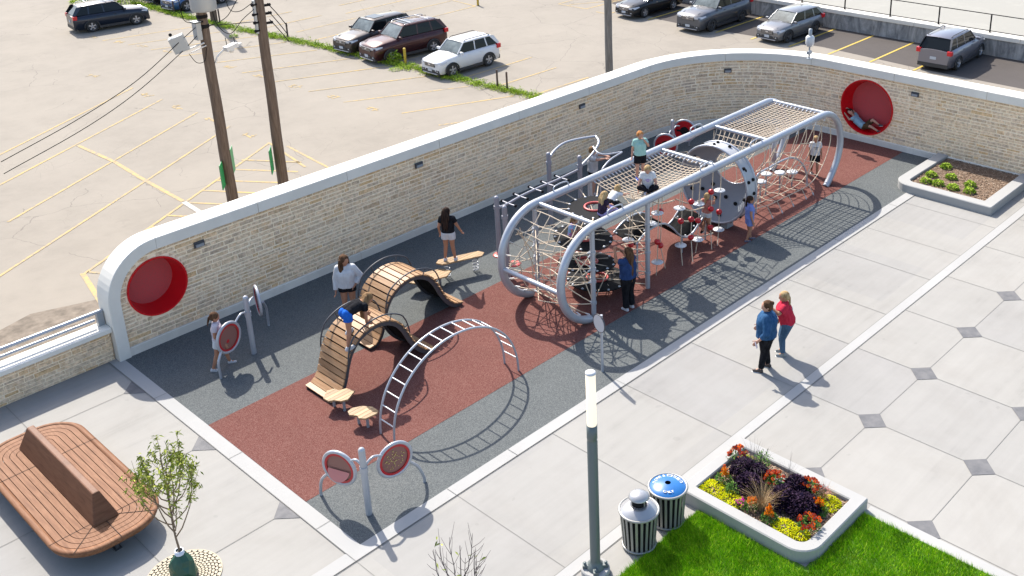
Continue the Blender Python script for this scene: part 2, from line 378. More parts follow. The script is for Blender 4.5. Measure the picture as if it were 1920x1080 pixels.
# retaining wall + railing
t = thing('retaining_wall', 'grey weathered concrete retaining wall behind the dark asphalt bays', 'wall')
m = new_mat('stained_concrete', (.3, .3, .3), .9); q = NT(m); v = q.mapping((1, 1, .35))
fz = q.noise(v, 1.3, 8, .7, 1.6); fs = q.noise(q.mapping(), 6, 4)
q.base(q.mix(.35, q.ramp(fz, [(.36, (.14, .145, .15)), (.5, (.26, .26, .255)), (.62, (.38, .38, .37))]), q.ramp(fs, [(.3, g3(.6)), (.7, g3(1.0))]), 'MULTIPLY'))
mb = MB(); mb.box((47.0, 10, (ZL-2.28)/2), (.30, 104, -2.28-ZL)); mb.build('wall_body', m, t)
mb = MB(); 
for k in range(17): mb.box((47.08, -38+6*k, -2.16), (.62, 5.985, .24))
mb.build('coping', M['coping'], t, bevel=.02)
t = thing('safety_railing', 'thin black metal railing on top of the far retaining wall', 'railing')
mb = MB(); mb.tube([(47.2, -40, -1.95), (47.2, 60, -1.95)], .02, 6); mb.tube([(47.2, -40, -1.05), (47.2, 60, -1.05)], .025, 6); mb.build('rail', M['black'], t)
for k in range(-7, 14):
    y = 20.55-2.93*k*1.0
    mb = MB(); mb.box((47.2, y, -1.55), (.06, .06, 1.0)); mb.box((47.2, y, -2.03), (.14, .14, .02)); mb.build('post', M['black'], t)

# ================================================================ curved stone wall
PL, ZT = 19, 2.65
S0 = .16; S1 = AC[0]; S2 = S1+WR*math.pi/2; S3 = S2+13
def wp(s, off, z):
    """point at distance s along the wall, off metres out from its face (towards the playground)"""
    if s <= S1: return Vector((s, WY-off, z))
    if s <= S2:
        a = (s-S1)/WR; r = WR-off; return Vector((AC[0]+r*math.sin(a), AC[1]+r*math.cos(a), z))
    return Vector((WX-off, AC[1]-(s-S2), z))
pods = [(1.07, 1.45, .68), (S2+AC[1]-3.13, 1.25, .93)]   # s, z, radius
def ztop(s):   # underside of coping, rounded at the left end
    rr = 1.02
    if s > S0+rr: return 2.38
    d = S0+rr-s; return 2.38-rr+math.sqrt(max(0, rr*rr-d*d))
stone = new_mat('limestone_blocks', (.5, .42, .33), .9, 0, .15); q = NT(stone)
at = q.n('ShaderNodeAttribute', attribute_name='tone'); v = q.mapping()
n1 = q.noise(v, 10, 7, .75); n2 = q.noise(v, 38, 4, .7)
c0 = q.ramp(at.outputs['Fac'], [(0, (.68, .53, .39)), (.25, (.82, .64, .46)), (.55, (.88, .68, .48)), (.85, (.90, .68, .46)), (.95, (.82, .56, .31)), (1, (.62, .49, .38))])
n3 = q.noise(v, 2.6, 5, .7, .5)
c1 = q.mix(.85, c0, q.ramp(n1, [(.3, (.42, .39, .36)), (.48, (.86, .84, .80)), (.62, (1.15, 1.15, 1.15))]), 'MULTIPLY')
c1 = q.mix(q.ramp(n3, [(.52, g3(0)), (.68, g3(.55))]), c1, (.70, .43, .20))
q.base(c1); q.bump(q.math('ADD', n1, q.math('MULTIPLY', n2, .5)), 1.0, .05)
mortar = noisy('mortar', (.88, .72, .50), (.92, .78, .58), 9, .95, bump=.2)
wall = thing('stone_wall', 'long curved tan limestone playground wall with pale concrete coping', 'wall')
# backing (mortar bed) with round openings
mb = MB()
cuts = set([S0, S3]); s = S0
while s < S3: cuts.add(round(s, 3)); s += .5 if s > 2 else .08
for sc, zc, r in pods:
    for i in range(33): cuts.add(round(sc+r*math.cos(math.pi*i/32), 4))
cuts = sorted(cuts)
for a, b in zip(cuts[:-1], cuts[1:]):
    if b-a < 1e-4: continue
    mid = (a+b)/2; pod = next((p for p in pods if abs(mid-p[0]) < p[2]), None)
    def q4(z0a, z0b, z1a, z1b):
        mb.quad(wp(a, 0, z0a), wp(b, 0, z0b), wp(b, 0, z1b), wp(a, 0, z1a))
    if pod:
        sc, zc, r = pod; ha = math.sqrt(max(0, r*r-(a-sc)**2)); hb = math.sqrt(max(0, r*r-(b-sc)**2))
        q4(.1, .1, zc-ha, zc-hb); q4(zc+ha, zc+hb, ztop(a), ztop(b))
    else: q4(.1, .1, ztop(a), ztop(b))
    mb.quad(wp(b, -.48, ZL), wp(a, -.48, ZL), wp(a, -.48, ztop(a)), wp(b, -.48, ztop(b)))
mb.build('mortar_bed', mortar, wall)
# individual stones
V = []; F = []; tone = []
rs = random.Random(11)
z = .215; 
while z < 2.37:
    h = rs.choice([.08, .095, .105, .115, .13, .15]); h = min(h, 2.375-z)
    if h < .03: break
    spans = []
    start = S0+.01
    # left end follows the coping curve
    while ztop(start) < z+h-.004 and start < S0+1.1: start += .02
    cur = start+rs.uniform(0, .2)*0
    blocks = []
    for sc, zc, r in pods:
        dz = 0 if z <= zc <= z+h else min(abs(z-zc), abs(z+h-zc))
        if dz < r+.03: w = math.sqrt(max(0, (r+.03)**2-dz*dz)); blocks.append((sc-w, sc+w))
    s = start
    while s < S3:
        l = rs.choice([.18, .25, .3, .36, .44, .52, .62])*rs.uniform(.85, 1.15); e = min(s+l, S3)
        nb = next((b for b in blocks if s < b[1] and e > b[0]), None)
        if nb:
            if s >= nb[0]-.05: s = nb[1]; continue
            e = nb[0]
        if e-s > .03:
            # sometimes two courses merge handled by colour only
            jt = .010; hh = h-.021; zz = z+.006; off = rs.uniform(.006, .022)
            tn = rs.random(); nseg = 1 if e < S1 or s > S2 else 2
            for k in range(nseg):
                sa = s+jt+(e-s-2*jt)*k/nseg; sb = s+jt+(e-s-2*jt)*(k+1)/nseg; base = len(V); ch = .012
                jz = rs.uniform(-.006, .006)
                for (ss, o, zq) in ((sa, -.005, zz), (sb, -.005, zz+jz), (sb, -.005, zz+hh+jz), (sa, -.005, zz+hh), (sa+(ch if k == 0 else 0), off, zz+ch), (sb-(ch if k == nseg-1 else 0), off*rs.uniform(.7, 1.2) if nseg == 1 else off, zz+ch+jz), (sb-(ch if k == nseg-1 else 0), off, zz+hh-ch+jz), (sa+(ch if k == 0 else 0), off, zz+hh-ch)):
                    V.append(tuple(wp(ss, o, zq)))
                for f in ((4, 5, 6, 7), (0, 1, 5, 4), (1, 2, 6, 5), (2, 3, 7, 6), (3, 0, 4, 7)):
                    F.append(tuple(base+i for i in f)); tone.append(tn)
        s = e
    z += h
me = bpy.data.meshes.new('stonework'); me.from_pydata(V, [], F); me.materials.append(stone)
at_ = me.attributes.new('tone', 'FLOAT', 'FACE'); at_.data.foreach_set('value', tone); me.update()
so = bpy.data.objects.new('stonework', me); COL.objects.link(so); so.parent = wall
# plinth
def sweep(mb, prof, s0, s1, ds=.3, mi=0):
    ss = [s0]; 
    while ss[-1] < s1-1e-6:
        d = ds if (S1-.5 < ss[-1] < S2+.5) else 1.5; ss.append(min(ss[-1]+d, s1))
    n = len(prof); vs = []
    for s in ss: vs += [wp(s, o, z) for o, z in prof]
    fs = [(i*n+k, i*n+(k+1) % n, (i+1)*n+(k+1) % n, (i+1)*n+k) for i in range(len(ss)-1) for k in range(n)]
    mb.add(vs, fs, mi); mb.add(vs[:n], [tuple(range(n))], mi); mb.add(vs[-n:], [tuple(reversed(range(n)))], mi)
mb = MB(); s = S0
while s < S3: e = min(s+3.2, S3); sweep(mb, [(-.02, .0), (.06, .0), (.06, .205), (.045, .22), (-.02, .22)], s+.004, e-.004, .25); s = e
mb.build('plinth', M['plinth'], wall)
# coping: sweeps down as a rounded end at the left
mb = MB(); s = S0+1.02
while s < S3:
    e = min(s+(2.6 if s < 4 else 3.1), S3); c = .015
    sweep(mb, [(-.50, 2.38), (.10, 2.38), (.10, ZT-c), (.10-c, ZT), (-.50+c, ZT), (-.50, ZT-c)], s+.006, e-.006, .2); s = e
rc = 1.02; path = [(S0+rc-(rc)*math.sin(R(a)), 2.38-rc+rc*math.cos(R(a)), R(a)) for a in range(0, 91, 6)]+[(S0, 1.36-.2*k, R(90)) for k in range(1, 7)]+[(S0, .0, R(90))]
n = 6; vs = []
for (x, zz, a) in path:
    nx, nz = -math.sin(a), math.cos(a); T = .27; c = .015
    for (o, tt) in ((-.50, 0), (.10, 0), (.10, T-c), (.10-c, T), (-.50+c, T), (-.50, T-c)): vs.append(Vector((x+nx*tt, WY-o, zz+nz*tt)))
fs = [(i*n+k, i*n+(k+1) % n, (i+1)*n+(k+1) % n, (i+1)*n+k) for i in range(len(path)-1) for k in range(n)]
mb.add(vs, fs); mb.build('coping', M['coping'], wall)
# crawl-in round pods
for k, (sc, zc, r) in enumerate(pods):
    t = thing('wall_cubby', ['round glossy red crawl-in cubby, empty, at the left end of the stone wall', 'round red crawl-in cubby with a child lying in it, right end of the stone wall'][k], 'wall cubby', group='red cubbies in the stone wall')
    C0 = wp(sc, 0, zc)
    if k == 0: MM = Matrix(((1, 0, 0), (0, 0, -1), (0, 1, 0)))
    else: MM = Matrix(((0, 0, -1), (-1, 0, 0), (0, 1, 0)))
    # local x along the wall, y up, z outwards
    if k == 0: MM = Matrix(((1, 0, 0), (0, 0, -1), (0, 1, 0)))
    dep = -.46
    mb = MB(); mb.lathe([(r*.86, dep), (r*.90, dep*.7), (r*.975, dep*.15), (r*1.0, .05)], C0, 48, 0, True, MM); mb.build('tube', M['redtube'], t)
    mb = MB(); mb.lathe([(r*1.0, .05), (r+.035, .055), (r+.035, -.01)], C0, 48, 0, False, MM); mb.build('rim', M['redring'] if 0 else M['redtube'], t)
    mb = MB(); mb.lathe([(.001, dep+.004), (r*.3, dep+.004), (r*.6, dep+.004), (r*.87, dep+.004)], C0, 48, 0, False, MM); mb.build('back_panel', M['redin'], t)
# little wall lights
wl = [(2.2, 2.1), (8.76, 2.08), (15.4, 2.06), (S1+3.4, 2.0), (S2+AC[1]-1.45, 2.06)]
wn = ['beside the left red cubby, first along the stone wall', 'above the girl on the spring plank', 'above the grey curved bars, mid wall', 'high on the curved corner of the wall', 'right of the red cubby holding the child']
for (s, zc), w in zip(wl, wn):
    P = wp(s, .035, zc); Q = wp(s+.1, .035, zc); rz = math.atan2(Q.y-P.y, Q.x-P.x)
    t = thing('wall_light', 'small dark grey wall light '+w, 'wall light', P, rz, 'step lights set in the stone wall')
    mb = MB(); mb.box((0, 0, 0), (.26, .05, .15)); mb.build('housing', M['darkgrey'], t, bevel=.008)
    mb = MB(); mb.box((0, -.035, -.02), (.2, .03, .07)); mb.build('louvre', M['lightgrey'], t)
# low wall at the left with rail
t = thing('low_stone_wall', 'low tan stone wall with a flat cap left of the tall wall', 'wall')
V = []; F = []; tone = []; z = .0
lowm = MB()
while z < .72:
    h = rs.choice([.07, .09, .11]); s = -14.0
    while s < -.12:
        e = min(s+rs.choice([.2, .3, .42, .55]), -.115); off = rs.uniform(-.01, .006); base = len(V)
        for (ss, y, zq) in ((s+.008, 9.225, z+.006), (e-.008, 9.225, z+.006), (e-.008, 9.225, z+h-.008), (s+.008, 9.225, z+h-.008), (s+.018, 9.203-off, z+.014), (e-.018, 9.203-off, z+.014), (e-.018, 9.203-off, z+h-.016), (s+.018, 9.203-off, z+h-.016)): V.append((ss, y, zq))
        tn = rs.random()
        for f in ((4, 5, 6, 7), (0, 1, 5, 4), (1, 2, 6, 5), (2, 3, 7, 6), (3, 0, 4, 7)): F.append(tuple(base+i for i in f)); tone.append(tn)
        s = e
    z += h
me = bpy.data.meshes.new('stonework'); me.from_pydata(V, [], F); me.materials.append(stone)
at_ = me.attributes.new('tone', 'FLOAT', 'FACE'); at_.data.foreach_set('value', tone); me.update()
so = bpy.data.objects.new('stonework', me); COL.objects.link(so); so.parent = t
mb = MB(); mb.box((-7.2, 9.38, -1.2), (14.1, .32, 3.9)); mb.build('mortar_bed', mortar, t)
mb = MB(); mb.box((-7.14, 9.32, .81), (14.05, .48, .11)); mb.build('coping', M['coping'], t, bevel=.01)
t = thing('pipe_guardrail', 'double silver pipe rail mounted on the low stone wall cap', 'railing')
mb = MB(); mb.tube([(-14, 9.42, 1.2), (-.12, 9.42, 1.2)], .045, 10); mb.tube([(-14, 9.42, 1.03), (-.32, 9.42, 1.03)], .035, 10); mb.build('pipe', M['galv'], t)
mb = MB(); mb.box((-.2, 9.42, 1.02), (.14, .12, .34)); mb.box((-4.2, 9.42, 1.0), (.08, .1, .3)); mb.build('bracket', M['lightgrey'], t)
# ================================================================ big rope climber
YF, YR, ZP, RP, XL, XR = 2.12, 4.1, 1.2, 1.2, 8.43, 18.42
cl = thing('rope_climber', 'large silver pipe climber with tan rope nets, black discs and red balls', 'climbing frame', (0, 0, 0))
def cpath(Y, R_=RP, a0=-112, a1=112, n=22, end='L'):
    out = []
    for k in range(n+1):
        a = R(90+ (a1)*k/n) if end == 'L' else R(90-(a1)*k/n)
        out.append(Vector(((XL if end == 'L' else XR)+R_*math.cos(a)*(1.0), Y, ZP+R_*math.sin(a))))
    return out
def full_pipe(Y, aL=168, aR=157):
    L = []
    for k in range(24, -1, -1):
        a = R(90+aL*k/24); L.append(Vector((XL+RP*math.cos(a), Y, max(.06, ZP-.0+RP*math.sin(a)+.04))))
    Rr = []
    for k in range(0, 25):
        a = R(90-aR*k/24); Rr.append(Vector((XR+RP*math.cos(a), Y, max(.0, ZP+RP*math.sin(a)+.04-(.14*max(0, (k-20)/4))))))
    mid = [Vector((XL+(XR-XL)*k/12, Y, ZP+RP+.04)) for k in range(1, 12)]
    return L+mid+Rr
for Y in (YF, YR):
    mb = MB(); mb.tube(full_pipe(Y), .1, 16); mb.build('hoop_pipe', M['galv'], cl)
XT = [8.5, 13.25, 15.7, 18.72]
for x in XT:
    mb = MB(); mb.tube([(x, YF+.05, 2.42), (x, YR-.05, 2.42)], .055, 12); mb.build('crossbar', M['galv'], cl)
mb = MB(); mb.tube([(7.24, YF+.05, 1.12), (7.24, YR-.05, 1.12)], .06, 12); mb.build('crossbar', M['galv'], cl)
for (x, y) in ((8.32, YF), (10.33, YF), (8.4, YR), (10.4, YR)):
    mb = MB(); mb.tube([(x, y, 0), (x, y, 2.36)], .062, 12)
    for zz in (.42, .98, 1.32, 1.75): mb.tube([(x, y, zz), (x, y, zz+.06)], .078, 12)
    mb.build('support_post', M['galv'], cl)
for (x, Y, s) in ((9.35, YR, 1), (12.35, YR, 1), (14.9, YR, 1), (9.15, YF, 1), (12.75, YF, 1), (15.0, YF, 1)):
    mb = MB(); mb.tube(catmull([(x-.27, Y, 2.5), (x-.25, Y+.02, 2.62), (x-.1, Y+.03, 2.655), (x+.12, Y+.03, 2.655), (x+.25, Y+.02, 2.62), (x+.27, Y, 2.5)], 4), .018, 8); mb.build('grab_handle', M['galv'], cl)
RR = .0125
def rope(mb, pts, r=RR, sag=0, n=6, mi=0):
    if len(pts) == 2 and sag:
        a, b = Vector(pts[0]), Vector(pts[1]); pts = [a.lerp(b, k/n)-Vector((0, 0, sag*4*(k/n)*(1-k/n))) for k in range(n+1)]
    mb.tube(pts, r, 5, mi, False)
def ferrule(mb, p, d, l=.09, r=.02):
    p = Vector(p); d = Vector(d).normalized(); mb.tube([p, p+d*l], r, 6)
# dense walk-on nets
def net(x0, x1, step, sag, open_l=False):
    ropes = MB(); fer = MB(); y0, y1 = YF+.1, YR-.1
    def zf(x, y):
        u = (x-x0)/(x1-x0); v = (y-y0)/(y1-y0)
        return 2.40-sag*4*v*(1-v)*(.35+.65*4*max(0, min(1, u*(1-u)+(.25 if open_l else 0))))
    nx = int((x1-x0)/step); ny = int((y1-y0)/step)
    for i in range(nx+1):
        x = x0+(x1-x0)*i/nx; ofs = 0
        if open_l: 
            pass
        rope(ropes, [Vector((x, y0+(y1-y0)*k/10, zf(x, y0+(y1-y0)*k/10))) for k in range(11)])
        for yy_, d in ((y0-.02, 1), (y1+.02, -1)): ferrule(fer, (x, yy_, 2.40), (0, d, -.35), .1)
    for j in range(1, ny):
        y = y0+(y1-y0)*j/ny; xa = x0
        rope(ropes, [Vector((xa+(x1-xa)*k/14, y, zf(xa+(x1-xa)*k/14, y))) for k in range(15)])
        ferrule(fer, (x1+.02, y, 2.40), (-1, 0, -.2)); 
        if not open_l: ferrule(fer, (x0-.02, y, 2.40), (1, 0, -.2))
    if open_l:
        e = [Vector((x0-.02-.25*math.sin(math.pi*k/10)*-1, y0+(y1-y0)*k/10, zf(x0, y0+(y1-y0)*k/10))) for k in range(11)]
    return ropes, fer
r1, f1 = net(10.45, XT[1]-.07, .135, .16, True); r1.build('walking_net', M['rope'], cl); f1.build('net_ferrules', M['white'], cl)
r2_, f2 = net(XT[2]+.07, XT[3]-.07, .135, .12); r2_.build('walking_net', M['rope'], cl); f2.build('net_ferrules', M['white'], cl)
# short hanging net left of the third crossbar, and the loose net over the drum
mb = MB()
for j in range(11):
    y = YF+.25+.155*j; a = Vector((XT[2]-.06, y, 2.38)); b = Vector((XT[2]-1.0+.03*abs(j-5), 2.55+(y-2.55)*.8, 1.75+.03*abs(j-5)))
    rope(mb, [a, b], sag=.08)
for k in range(1, 8):
    u = k/7.5; rope(mb, [Vector((XT[2]-.06-.94*u+.02*abs(j-5)*u, YF+.25+1.55*j/10*(1-.12*u)+.1*u, 2.38-.62*u-.08*4*u*(1-u))) for j in range(11)])
mb.build('hanging_net', M['rope'], cl)
mb = MB(); rows = []
for k in range(4):
    row = []
    for j in range(9):
        row.append(Vector((XT[1]+.08+.29*k+(.07 if (j+k) % 2 else -.05), YF+.15+.21*j, 2.38-.10*k-.10*math.sin(math.pi*j/8))))
    rows.append(row); rope(mb, row)
for k in range(3):
    for j in range(9):
        if (j+k) % 2 == 0: rope(mb, [rows[k][j], rows[k+1][j]])
for j in range(0, 9, 2): rope(mb, [Vector((XT[1], YF+.15+.21*j, 2.4)), rows[0][j]])
mb.build('loose_net', M['rope'], cl)
# end nets inside the two hoops
def endnet(end, a_top, a_bot, sag, name):
    mb = MB(); f = MB(); cx = XL if end == 'L' else XR; sg = 1 if end == 'L' else -1
    NA = 9; NY = 6
    def P(i, j):
        a = R(90+sg*(a_top+(a_bot-a_top)*i/NA)); v = j/NY
        r = RP-.1-sag*math.sin(math.pi*v)*math.sin(math.pi*i/NA)
        wob = .05*math.sin(3.1*i+1.7*j)
        return Vector((cx+r*math.cos(a), YF+.08+(YR-YF-.16)*v+wob*(0 < j < NY), ZP+.04+r*math.sin(a)+wob*.6*(0 < j < NY)))
    for i in range(NA+1): rope(mb, [P(i, j) for j in range(NY+1)])
    for j in range(NY+1):
        if 0 < j < NY: rope(mb, [P(i, j) for i in range(NA+1)])
    for i in range(NA+1):
        for j, d in ((0, 1), (NY, -1)): ferrule(f, P(i, j)-Vector((0, .05*d, 0)), P(i, j+d)-P(i, j), .13, .018)
    mb.build(name, M['rope'], cl); f.build('net_ferrules', M['white'], cl)
endnet('L', 8, 168, .28, 'end_net')
# crossing ropes from posts to the rear pipe inside the left hoop (web)
mb = MB(); f = MB()
rw = random.Random(5)
for zz in (.42, 1.0, 1.36, 1.78):
    for (x, y) in ((8.32, YF), (8.4, YR)):
        for k in range(2):
            a = R(125+45*k+zz*8); q_ = Vector((XL+(RP-.12)*math.cos(a), y+(.12 if y < 3 else -.12), ZP+(RP-.1)*math.sin(a)))
            rope(mb, [Vector((x, y, zz)), q_], sag=.02); ferrule(f, Vector((x, y, zz)), q_-Vector((x, y, zz)), .16, .018)
        rope(mb, [Vector((x, y, zz)), Vector((8.9, 3.1+(.5 if y > 3 else -.5), zz+.1))])
    rope(mb, [Vector((8.32, YF, zz)), Vector((7.45, 3.1, zz+.1))], sag=.05); rope(mb, [Vector((8.4, YR, zz)), Vector((7.45, 3.1, zz+.1))], sag=.05)
    rope(mb, [Vector((10.33, YF, zz)), Vector((10.0, 2.7, zz-.2))]); rope(mb, [Vector((10.33, YF, zz+.03)), Vector((10.8, 3.3, zz+.25))]); rope(mb, [Vector((10.33, YF, zz+.03)), Vector((9.9, 2.5, zz+.2))]); rope(mb, [Vector((10.4, YR, zz)), Vector((9.9, 3.5, zz-.1))])
mb.build('web_ropes', M['rope'], cl); f.build('rope_ferrules', M['white'], cl)
# curved lower net on the far hoop
mb = MB(); f = MB()
for j in range(7):
    y = YF+.1+.3*j; pts = [(15.0+.1*j, y, .55), (15.9, y, .36), (16.9, y, .3), (17.9, y, .32), (18.5, y, .5), (19.0, y, .9), (19.25, y, 1.4), (19.1, y, 1.95), (18.7, y, 2.32)]
    pts = catmull([(x, yy_+.04*math.sin(x*2+j), z_-.05*math.sin(math.pi*j/6)) for x, yy_, z_ in pts], 3)
    rope(mb, pts)
for i, (x, z_) in enumerate([(15.6, .42), (16.2, .34), (16.8, .3), (17.4, .3), (17.95, .34), (18.45, .46), (18.8, .7)]):
    rope(mb, [Vector((x+.12*((j+i) % 2), YF+.1+.3*j, z_)) for j in range(7)])
for j, (x, xb) in enumerate([(15.2, 15.9), (15.9, 16.4), (16.6, 17.0), (17.3, 17.7), (18.0, 18.1)]):
    rope(mb, [Vector((xb, YF+.15, .32)), Vector((xb-.05, YF-.1, .02))]); ferrule(f, (xb-.05, YF-.1, .0), (.05, .2, .3), .1)
for j in range(7):
    x = 15.7+.5*j; rope(mb, [Vector((x, YF+.04, 2.3)), Vector((x-.5, YF+.3+.1*(j % 3), .38))], sag=-.06)
    rope(mb, [Vector((x, YR-.04, 2.3)), Vector((x-.4, YR-.3-.1*(j % 3), .38))], sag=-.06); ferrule(f, (x, YF+.04, 2.32), (-.5, .3, -1.9), .14)
for zz in (.9, 1.55):
    rope(mb, [Vector((15.5+.5*j-.5*(2.3-zz)/1.9, YF+.2+(.1 if j % 2 else 0), zz+.1*(j % 2))) for j in range(7)])
mb.build('side_net', M['rope'], cl); f.build('rope_ferrules', M['white'], cl)
# black sit-on discs with red rings
def disc(c, Ro, tilt, name='rubber_disc', nr=14, pts=None):
    Mx = Matrix.Rotation(tilt[0], 3, 'X') @ Matrix.Rotation(tilt[1], 3, 'Y')
    mb = MB(); mb.lathe([(.25, -.012), (.25, .012), (Ro, .012), (Ro, -.012), (.25, -.012)], c, 40, 0, False, Mx); d = mb.build(name, M['black'], cl)
    ring = MB(); ring.tube([Vector(c)+Mx @ Vector((.26*math.cos(2*math.pi*k/36), .26*math.sin(2*math.pi*k/36), .03)) for k in range(36)], .028, 8, 0, False, True)
    ring.build('red_ring', M['redring'], d)
    rp = MB()
    for k in range(nr):
        a = 2*math.pi*(k+.5)/nr; p = Vector(c)+Mx @ Vector(((Ro-.04)*math.cos(a), (Ro-.04)*math.sin(a), .02)); cm = MB(); cm.sphere(p, .035, 8, 0, (1, 1, .6)); cm.build('clamp', M['white'], d)
        dirv = Vector((math.cos(a), math.sin(a), 0)); 
        if abs(dirv.y) > .25:
            Y = YF if dirv.y < 0 else YR; zz = 2.34 if c[2] > 1.9 else c[2]+.15*math.sin(k); t_ = (Y-p.y)/dirv.y
            if t_ < 1.1 and (c[2] > 1.9): rp.tube([p, Vector((p.x+dirv.x*t_, Y, zz))], .016, 5, 0, False)
        elif c[2] > 1.9 and dirv.x < 0: rp.tube([p, Vector((8.5, p.y+(p.y-c[1])*.8, 2.4))], .014, 5, 0, False)
    if rp.v: rp.build('disc_ropes', M['rope'], cl)
disc((9.5, 3.1, 2.24), .70, (0, 0)); disc((9.2, 3.25, 1.5), .74, (.08, .05)); disc((9.05, 3.0, .95), .72, (-.05, .1)); disc((9.5, 3.08, .3), .78, (0, .05))
mb = MB()   # ropes tying the lower discs to posts and pipes
for c in ((9.2, 3.25, 1.5), (9.0, 3.0, .95), (9.62, 3.08, .3)):
    for k in range(8):
        a = 2*math.pi*k/8+.3; p = Vector(c)+Vector((.6*math.cos(a), .6*math.sin(a), .02))
        tgt = [(10.33, YF), (10.4, YR), (8.4, YR), (8.32, YF)][int(((a+.2) % (2*math.pi))/(math.pi/2)+3) % 4]
        rope(mb, [p, Vector((tgt[0], tgt[1], c[2]+.18*(-1 if k % 2 else 1)))])
mb.build('disc_ropes', M['rope'], cl)
# black wave belt
bx = [(10.55, .95), (10.9, 1.12), (11.3, 1.18), (11.7, 1.12), (12.05, .86), (12.35, .55), (12.65, .38), (12.95, .42), (13.25, .62), (13.45, .72)]
bc = catmull([(x, 0, z_) for x, z_ in bx], 4); n = len(bc)
mb = MB(); vs = []
for p in bc: vs += [(p.x, 2.72, p.z), (p.x+.1, 3.5, p.z+.05), (p.x+.1, 3.5, p.z+.03), (p.x, 2.72, p.z-.02)]
mb.add(vs, [(i*4+k, i*4+(k+1) % 4, i*4+4+(k+1) % 4, i*4+4+k) for i in range(n-1) for k in range(4)], 0, True); be = mb.build('belt_ramp', M['belt'], cl)
mb = MB(); mb.tube([(p.x, 2.69, p.z+.02) for p in bc]+[(13.5, 2.69, .4), (13.5, 2.69, .0)], .028, 8); mb.build('belt_rail', M['galv'], cl)
mb = MB(); mb.tube([(p.x+.1, 3.53, p.z+.05) for p in bc], .028, 8); mb.build('belt_rail', M['galv'], cl)
for x, z_ in ((10.6, .95), (12.45, .5)):
    mb = MB(); mb.tube([(x, 2.69, 0), (x, 2.69, z_)], .028, 8); mb.build('belt_leg', M['galv'], cl)
for k in range(0, n, 5):
    for q_ in ((bc[k].x, 2.78, bc[k].z+.02), (bc[k].x+.1, 3.43, bc[k].z+.07)): mb = MB(); mb.sphere(q_, .03, 8); mb.build('clamp', M['white'], be)
# hanging ropes with white discs and red balls
drops = [ # x, y, z of disc/ball on each rope, foot x,y
 (11.12, 2.45, [('d', 1.72)], None), (11.30, 2.5, [('b', 1.70), ('b', .72)], (11.45, 2.45)), (11.08, 2.42, [('b', .93), ('d', .35)], (10.98, 2.38)),
 (11.22, 2.75, [('d', 1.30)], None), (12.03, 2.4, [('b', 1.18), ('d', .48)], (11.86, 2.2)), (12.03, 2.45, [('d', 1.54)], None),
 (12.47, 2.4, [('b', 1.59), ('b', 1.08), ('b', .55)], (12.2, 2.12)), (12.80, 2.42, [('b', .92), ('d', .36)], (12.67, 2.39)), (12.86, 2.45, [('d', 1.38)], None),
 (13.34, 2.4, [('b', 1.58), ('b', 1.08), ('b', .53)], (13.12, 2.18)), (13.72, 2.4, [('d', 1.50), ('b', .86), ('d', .33)], (13.4, 2.2)), (10.5, 2.9, [('d', 1.05)], None), (10.42, 2.75, [('b', 1.0)], (10.5, 2.8))]
rp = MB()
for (x, y, items, foot) in drops:
    zl = min(z_ for _, z_ in items)
    p0 = Vector((x, y+(YF-y)*.2, 2.34)); pts = [p0, Vector((x, y, zl))]
    rope(rp, pts)
    if foot: rope(rp, [Vector((x, y, zl)), Vector((foot[0], foot[1], 0))])
    for k, z_ in items:
        if k == 'd':
            mb = MB(); mb.lathe([(.001, .03), (.02, .03), (.05, .018), (.145, .014), (.16, 0), (.145, -.014), (.04, -.02), (.001, -.03)], (x, y, z_), 24); mb.build('step_disc', M['white'], cl)
        else:
            mb = MB(); mb.sphere((x, y, z_), .083, 16); mb.build('grip_ball', M['redpl'], cl)
    
for (x, y, z_) in ((11.7, 2.7, 1.75), (12.9, 2.8, 1.85), (12.9, 2.7, 1.35), (12.9, 2.75, .8), (13.3, 2.6, .25), (13.0, 2.7, 1.1)):
    rope(rp, catmull([(x-.35, y+.3, z_+.12), (x-.1, y+.05, z_-.02), (x+.3, y-.1, z_-.02)], 4), .02)
rp.build('hanging_ropes', M['rope'], cl)
# grey drum to climb through
DX, DY, DZ, DR = 14.37, 3.08, 1.28, 1.14
MX = Matrix(((0, 0, 1), (1, 0, 0), (0, 1, 0)))   # lathe axis along +x
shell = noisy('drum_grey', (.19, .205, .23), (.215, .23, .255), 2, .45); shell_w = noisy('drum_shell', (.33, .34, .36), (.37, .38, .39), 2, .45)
mb = MB(); mb.lathe([(DR, 0), (DR, .42)], (DX, DY, DZ), 56, 0, True, MX); dr = mb.build('drum_shell', shell_w, cl)
mb = MB(); n = 56; vs = []
for ring_ in range(7):
    u = ring_/6; ry, rz_ = (DR-.015)*(1-u)+.58*u, (DR-.015)*(1-u)+.47*u; oy, oz, ox = -.34*u, .47*u, .40*math.sin(u*math.pi/2)
    for k in range(n): a = 2*math.pi*k/n; vs.append((DX+.01+ox, DY+oy+ry*math.cos(a), DZ+oz+rz_*math.sin(a)))
mb.add(vs, [(i*n+k, i*n+(k+1) % n, (i+1)*n+(k+1) % n, (i+1)*n+k) for i in range(6) for k in range(n)], 0, True); mb.build('drum_bowl', shell, cl)
for xx_, rr in ((DX, DR), (DX+.42, DR)):
    mb = MB(); mb.tube([(xx_, DY+rr*math.cos(2*math.pi*k/56), DZ+rr*math.sin(2*math.pi*k/56)) for k in range(56)], .035, 10, 0, False, True); mb.build('drum_rim', M['galv'], cl)
mb = MB(); mb.tube([(DX+.41, DY-.34+.58*math.cos(2*math.pi*k/40), DZ+.47+.47*math.sin(2*math.pi*k/40)) for k in range(40)], .022, 8, 0, False, True); mb.build('drum_rim', M['galv'], cl)
